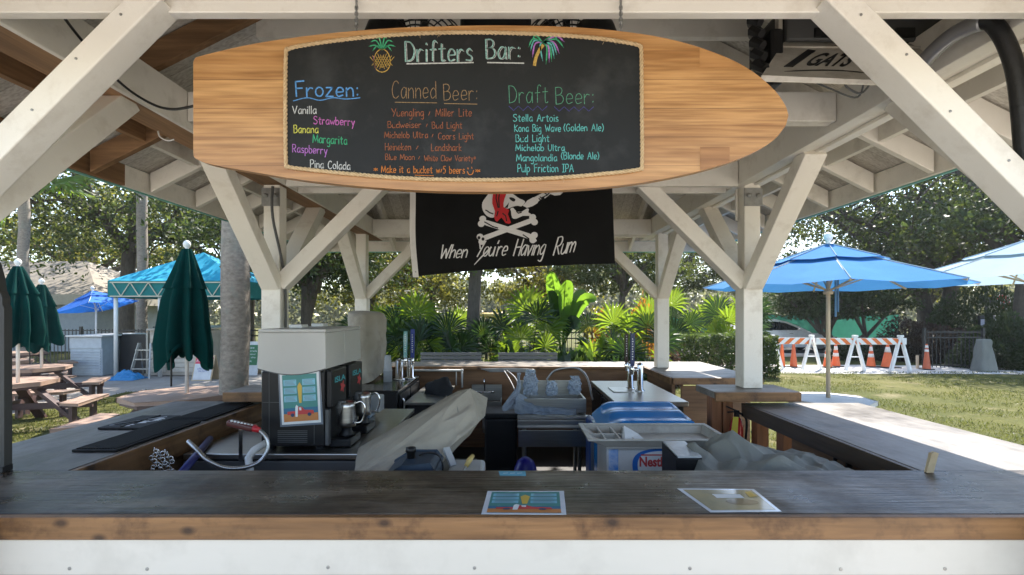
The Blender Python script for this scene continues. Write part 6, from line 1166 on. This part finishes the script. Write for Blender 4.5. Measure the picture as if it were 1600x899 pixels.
def aboard(lab, px, D, wd, h, head, hcol, lines_, group, blank):
    x = gx(px, D); t = thing('sandwich_board', lab, 'sign', (x, D, 0), group); th = .16; m = MB(); WB = M('white sign board', (.66,.66,.66), rough=.5); WO = M('pale wood', (.5,.38,.24), rough=.6)
    P_ = lambda u, v: Vector((x+(u-.5)*wd, D-.22+v*.20, v*h)); nn = Vector((0,-h,.20)).normalized()
    m.slab([P_(0,0),P_(1,0),P_(1,1),P_(0,1)], [p-nn*.02 for p in (P_(0,0),P_(1,0),P_(1,1),P_(0,1))]); m.build('frame', WO if blank else WB, t); m = MB(); Q = lambda u, v, o: P_(u, v)+nn*o; m.poly([Q(.06,.05,.002),Q(.94,.05,.002),Q(.94,.93,.002),Q(.06,.93,.002)]); pn = m.build('panel', WB, t)
    m = MB(); v0, v1 = head; m.poly([Q(.06,v0,.004),Q(.94,v0,.004),Q(.94,v1,.004),Q(.06,v1,.004)]); hd_ = m.build('header', hcol, pn)
    for txt, u0, u1, va, vb, mt in lines_: text_part('lettering', txt, Q(u0,va,.006), (1,0,0), (0,.2,h), wd*(u1-u0), h*(vb-va), mt, hd_)
    m = MB(); m.slab([(x-wd/2,D+.2,0),(x+wd/2,D+.2,0),(x+wd/2,D,h),(x-wd/2,D,h)], [(x-wd/2,D+.22,0),(x+wd/2,D+.22,0),(x+wd/2,D+.02,h),(x-wd/2,D+.02,h)]); m.build('rear_leg', WO, t); return t
PKH = M('pink red header', (.58,.05,.09), rough=.5); GNH = M('green header', (.03,.16,.06), rough=.5); BLT = M('blue lettering', (.06,.08,.35))
aboard('white sandwich board with a pink ATTENTION header beside the palm trunk', 322, 13.2, .52, .66, (.66,.92), PKH, [('ATTENTION',.10,.9,.73,.84,C_WBOX),('NO',.42,.58,.55,.61,BLT),('LIFEGUARD',.22,.78,.44,.51,BLT),('ON DUTY',.28,.72,.34,.41,BLT)], 'sandwich boards on the path', True)
aboard('white sandwich board with a dark green panel between palm trunk and post', 391, 14.4, .62, .95, (.30,.90), GNH, [('Please',.25,.75,.79,.85,C_WBOX),('use barrels',.12,.88,.69,.75,C_WBOX),('and your',.15,.85,.59,.65,C_WBOX),('during the',.15,.85,.49,.55,C_WBOX),('Park',.3,.7,.39,.45,C_WBOX)], 'sandwich boards on the path', False)
ABX = None
# benches behind the back bar
for px0, px1, lab in ((657,752,'grey slatted high bench directly behind the back bar, in front of the stout trunk'), (778,871,'grey slatted high bench directly behind the back bar, below the banana plant')):
    x0, x1 = gx(px0,7.9), gx(px1,7.9); t = thing('slatted_bench', lab, 'bench', ((x0+x1)/2, 7.8, 0), 'slatted benches behind the back bar'); SL = M('grey slats', (.20,.20,.205), rough=.5, scale=30, stretch=(.2,4,4))
    m = MB()
    for k in range(5): m.box(x0, x1, 7.9, 7.925, .86+k*.058, .908+k*.058)
    m.build('backrest', SL, t, bevel=.004); m = MB()
    for k in range(4): m.box(x0, x1, 7.48+k*.1, 7.565+k*.1, .73, .755)
    m.build('seat', SL, t, bevel=.004)
    for x in (x0+.04, x1-.04):
        for y in (7.5, 7.93): m = MB(); m.box(x-.02, x+.02, y-.02, y+.02, 0, 1.12 if y > 7.6 else .728); m.build('leg', IRON, t)

# ------------------------------------------------------------------ right side: barricades, cones, car, screens, signs
def barricade(x0, x1, y, lean, lab, legs):
    t = thing('road_barricade', lab, 'barricade', ((x0+x1)/2, y, 0), 'striped road barricades'); m = MB(); z0, z1 = .80, 1.0; m.box(x0, x1, y-.02, y+.02, z0, z1); rl = m.build('rail', WHITEP, t, bevel=.004); m = MB(); k = x0+.08; OS = M('orange reflective', (.75,.16,.02), rough=.4)
    while k < x1-.25:
        a = .10*lean; q = [(k+.1-a,y-.0225,z0+.006),(k+.26-a,y-.0225,z0+.006),(k+.26+a,y-.0225,z1-.006),(k+.1+a,y-.0225,z1-.006)]; q = [(min(max(p[0],x0+.01),x1-.01),p[1],p[2]) for p in q]; m.poly(q); k += .32
    m.build('orange_stripes', OS, rl)
    for x in legs:
        for s in (-1, 1):
            m = MB(); m.bar((x-.24*s-.05*s, y+.045*s, 0), (x+.0, y+.045*s, 1.06), .06, .03, (0,1,0)); m.bar((x+.24*s+.05*s, y+.045*s, 0), (x+.02*s, y+.045*s, 1.06), .06, .03, (0,1,0)); m.bar((x-.17,y+.075*s,.42),(x+.17,y+.075*s,.42),.04,.02); m.build('leg_frame', WHITEP, t, bevel=.003)
        m = MB(); m.box(x-.06, x+.06, y-.07, y+.07, 1.03, 1.09); m.build('top_cap', WHITEP, t, bevel=.008)
    return t
barricade(gx(1188,15.6), gx(1273,15.6), 15.6, 1, 'orange and white barricade with stripes leaning away, partly behind the hedge', (gx(1208,15.6), gx(1268,15.6)))
barricade(gx(1275,15.4), gx(1416,15.4), 15.4, -1, 'longer orange and white barricade with its free end by the black gate', (gx(1336,15.4), gx(1407,15.4)))
ORC = M('orange cone', (.72,.13,.025), rough=.4); ORD = M('dull orange cone', (.50,.10,.03), rough=.5); REF = M('white reflective band', (.7,.68,.64), rough=.35)
def cone(lab, px, D, h, r, bands, mt):
    x = gx(px, D); t = thing('traffic_cone', lab, 'traffic cone', (x, D, 0), 'traffic cones by the barricades'); m = MB(); m.lathe((x,D,.03), [(r,0),(r*.92,.02),(.03,h-.03),(.022,h-.02)], 20); m.build('cone', mt, t, smooth=True); m = MB(); m.box(x-r*1.3, x+r*1.3, D-r*1.3, D+r*1.3, .004, .035); m.build('base', BLACK, t, bevel=.01)
    for a, b in bands:
        ra, rb = (r*.92+(.03-r*.92)*a)+.003, (r*.92+(.03-r*.92)*b)+.003; m = MB(); m.lathe((x,D,.03), [(ra,.02+(h-.05)*a),(rb,.02+(h-.05)*b)], 20); m.build('reflective_band', REF, t, smooth=True)
    return t
cone('plain slim orange cone half hidden behind the hedge end', 1222, 16.4, .80, .10, [], ORC); cone('plain slim dark orange cone beside the hedge end', 1240, 16.3, .82, .12, [], ORD)
cone('banded orange cone just left of the tan umbrella pole', 1293, 16.2, .73, .14, [(.42,.58),(.72,.9)], ORC); cone('banded orange cone just right of the tan umbrella pole', 1306, 16.5, .75, .14, [(.42,.58),(.72,.9)], ORC); cone('banded orange cone between the two barricade frames', 1361, 16.4, .70, .14, [(.42,.6),(.74,.95)], ORC)
cone('wide orange cone with dark base under the free barricade end', 1387, 16.2, .78, .20, [(.62,.85)], ORC); cone('tall dark orange cone with white bands beside the gate post', 1448, 15.6, .80, .11, [(.68,.78),(.84,.95)], ORD)
st = thing('wooden_stake', 'short pale wooden stake between the barricade and the gate', 'stake', (gx(1433,15.9),15.9,0)); m = MB(); m.box(gx(1432,15.9), gx(1435,15.9), 15.88, 15.93, 0, .42); m.build('stake', TANP, st)
def car():
    y0, y1 = 22.6, 24.4; xf = gx(1302, 23); L = 4.65; t = thing('white_car', 'white hatchback car parked behind the orange and white barricades', 'car', (xf-L/2, 23.5, 0)); X = lambda u: xf-L+L*u
    side = [(0,.35),(.0,.62),(.03,.92),(.10,1.0),(.62,.93),(.80,.86),(.95,.72),(.995,.55),(1.0,.35),(.93,.24),(.07,.24)]
    m = MB(); m.prism([(X(u), z) for u, z in side], 'y', y0, y1); m.build('body', M('white car paint', (.82,.83,.85), rough=.18), t, bevel=.06, seg=3)
    gh = [(.02,.93),(.12,1.28),(.24,1.42),(.40,1.46),(.52,1.38),(.64,1.15),(.72,.91)]; m = MB(); m.slab([(X(u), y0+.10+.16*(z-.9)/.5, z) for u, z in gh], [(X(u), y1-.10-.16*(z-.9)/.5, z) for u, z in gh]); m.build('cabin', M('white car paint', (.82,.83,.85)), t, bevel=.05, seg=3)
    wn = [(.09,1.0),(.17,1.24),(.28,1.36),(.40,1.39),(.50,1.32),(.60,1.13),(.65,1.0)]; GLS = M('dark car glass', (.012,.014,.016), rough=.06); m = MB(); m.slab([(X(u), y0+.075+.16*(z-.9)/.5, z) for u, z in wn], [(X(u), y0+.12+.16*(z-.9)/.5, z) for u, z in wn]); wq = m.build('window', GLS, t); m = MB()
    for u in (.25, .44): m.bar((X(u)-.02, y0+.09, 1.0), (X(u)+.02, y0+.215, 1.38), .05, .02)
    m.build('pillar', BLACK, wq)
    for u in (.18, .82):
        w_ = MB(); w_.lathe((X(u), y0+.01, .34), [(.2,.0),(.33,.0),(.34,.06),(.34,.2),(.2,.2)], 24, 'y'); wh = w_.build('wheel', RUBBER, t, smooth=False); w_ = MB(); w_.lathe((X(u), y0-.005, .34), [(.02,0),(.19,.005),(.2,.03)], 20, 'y'); w_.build('rim', GALV, wh)
        w_ = MB(); w_.lathe((X(u), y1-.21, .34), [(.2,.0),(.34,.0),(.34,.2),(.2,.2)], 24, 'y'); w_.build('wheel', RUBBER, t)
    m = MB(); m.box(X(.60), X(.635), y0-.10, y0+.04, .98, 1.08); m.build('mirror', M('white car paint', (.82,.83,.85)), t, bevel=.03)
    for u in (.30, .52): m = MB(); m.box(X(u), X(u)+.16, y0-.015, y0+.0, .84, .865); m.build('handle', GALV, t)
    m = MB(); m.box(X(.95), X(.985), y0-.012, y0+.3, .60, .70); m.build('headlight', CHROME, t, bevel=.02)
car()
SCR = M('green mesh screen', (.035,.19,.13), (.028,.155,.105), rough=.8, transl=.35, scale=3)
def screen(lab, x0, x1, y, h, np_):
    t = thing('windscreen_fence', lab, 'fence', ((x0+x1)/2, y, 0)); m = MB(); top_ = lambda u: h-.13+.13*abs(math.cos(math.pi*u*np_))**.8
    m.grid(lambda u, v: Vector((x0+(x1-x0)*u, y+.03*math.sin(u*40), .08+(top_(u)-.08)*v)), 90, 4); m.build('mesh_screen', SCR, t, smooth=True)
    m = MB(); m.tube([(x0+(x1-x0)*k/90, y+.03*math.sin(k/90*40), top_(k/90)) for k in range(91)], .028, 5); m.build('top_hem', IRON, t)
    for k in range(np_+1): x = x0+(x1-x0)*k/np_; m = MB(); m.tube([(x,y+.06,0),(x,y+.06,h+.05)], .03, 8); m.build('post', IRON, t)
screen('green mesh windscreen fence behind the car and the small dark tree', gx(1196,29), gx(1405,29), 29, 1.72, 4); screen('green mesh windscreen fence between the two sunny side posts', gx(1040,30), gx(1185,30), 30, 1.55, 3)
gc = wrinkled([[(x, y, z) for x, y in ((-.46,-.42),(0,-.46),(.46,-.42),(.48,0),(.46,.42),(0,.46),(-.46,.42),(-.48,0))] if i == 0 else [(x*s, y*s, z) for x, y in ((-.46,-.42),(0,-.46),(.46,-.42),(.48,0),(.46,.42),(0,.46),(-.46,.42),(-.48,0))] for i, (z, s) in enumerate(((.02,1.0),(.35,.86),(.75,.66),(.96,.56),(1.0,.42)))], 48, 5, .05, 8, 3.5)
o = gc.build('grill_cover', CANVAS2, None, smooth=True); o.location = (gx(1537,15.2), 15.2, 0); o.scale = (.50,.50,.98); ORG[o.name] = Vector((0,0,0)); tag(o, 'grey green cloth cover over a small upright grill beside the black gate', 'cover')
for px, py, D, lab in ((1533,497,17.6,'dark marker post with a pale notice plate above the leafy hedge'), (1557,493,17.4,'slim grey marker post with a pale plate above the leafy hedge')):
    x = gx(px, D); zt = EYE-(py-HY)*D/F; t = thing('marker_post', lab, 'post', (x, D, 0), 'marker posts by the hedge'); m = MB(); m.box(x-.08, x+.08, D-.05, D+.05, 0, zt+(.08 if px < 1540 else 0)); m.build('post', IRON if px < 1540 else GALV, t, bevel=.01); m = MB(); m.box(x-.065, x+.065, D-.06, D-.052, zt-.40, zt-.05); m.build('notice_plate', M('pale notice', (.42,.42,.48), (.3,.3,.36), scale=20), t)
D = 28; x = gx(1566, D); ss = thing('stop_sign', 'red octagonal stop sign seen over the dark shrubs', 'road sign', (x, D, 0)); z = EYE-(472-HY)*D/F; r = .46
m = MB(); m.box(x-.04, x+.04, D, D+.06, 0, z+2.2); m.build('post', IRON, ss); oc = lambda rr, y_: [(x+rr*math.cos(2*math.pi*(k+.5)/8), y_, z+rr*math.sin(2*math.pi*(k+.5)/8)) for k in range(8)]
m = MB(); m.slab(oc(r, D-.03), oc(r, D-.01)); pl2 = m.build('border', C_WBOX, ss); m = MB(); m.poly(oc(r*.93, D-.033)); m.build('red_field', M('sign red', (.50,.02,.02), rough=.4), pl2); text_part('lettering', 'STOP', (x-r*.72, D-.036, z-r*.30), (1,0,0), (0,0,1), r*1.44, r*.6, C_WBOX, pl2, bold=.02)
m = MB(); m.box(x-.09, x+.09, D-.05, D+.05, z+r+.0, z+r+.16); m.build('cap', IRON, ss)
db2 = thing('dark_sign_board', 'dark blank sign board on a post beside the stop sign', 'sign', (gx(1544,27.5), 27.5, 0)); zz = EYE-(469-HY)*27.5/F; m = MB(); m.box(gx(1530,27.5), gx(1558,27.5), 27.5, 27.54, zz-.2, zz+.2); m.build('board', IRON, db2); m = MB(); m.box(gx(1544,27.5)-.07, gx(1544,27.5)+.07, 27.55, 27.62, 0, 4.2); m.build('post', IRON, db2)

# ------------------------------------------------------------------ light haze over the park
hz = MB(); hz.box(-120, 125, -30, 95, -1, 22); hz_o = hz.build('haze', bpy.data.materials.new('haze air')); hm = hz_o.data.materials[0]; hm.use_nodes = True; hn = hm.node_tree; hn.nodes.remove(hn.nodes['Principled BSDF'])
pvn = hn.nodes.new('ShaderNodeVolumePrincipled'); pvn.inputs['Color'].default_value = (.86,.93,1,1); pvn.inputs['Density'].default_value = .0006; pvn.inputs['Anisotropy'].default_value = .35
hn.links.new(pvn.outputs[0], hn.nodes['Material Output'].inputs['Volume']); tag(hz_o, 'thin bright haze in the air over the whole park', 'haze', kind='stuff')
cy.volume_bounces = 0
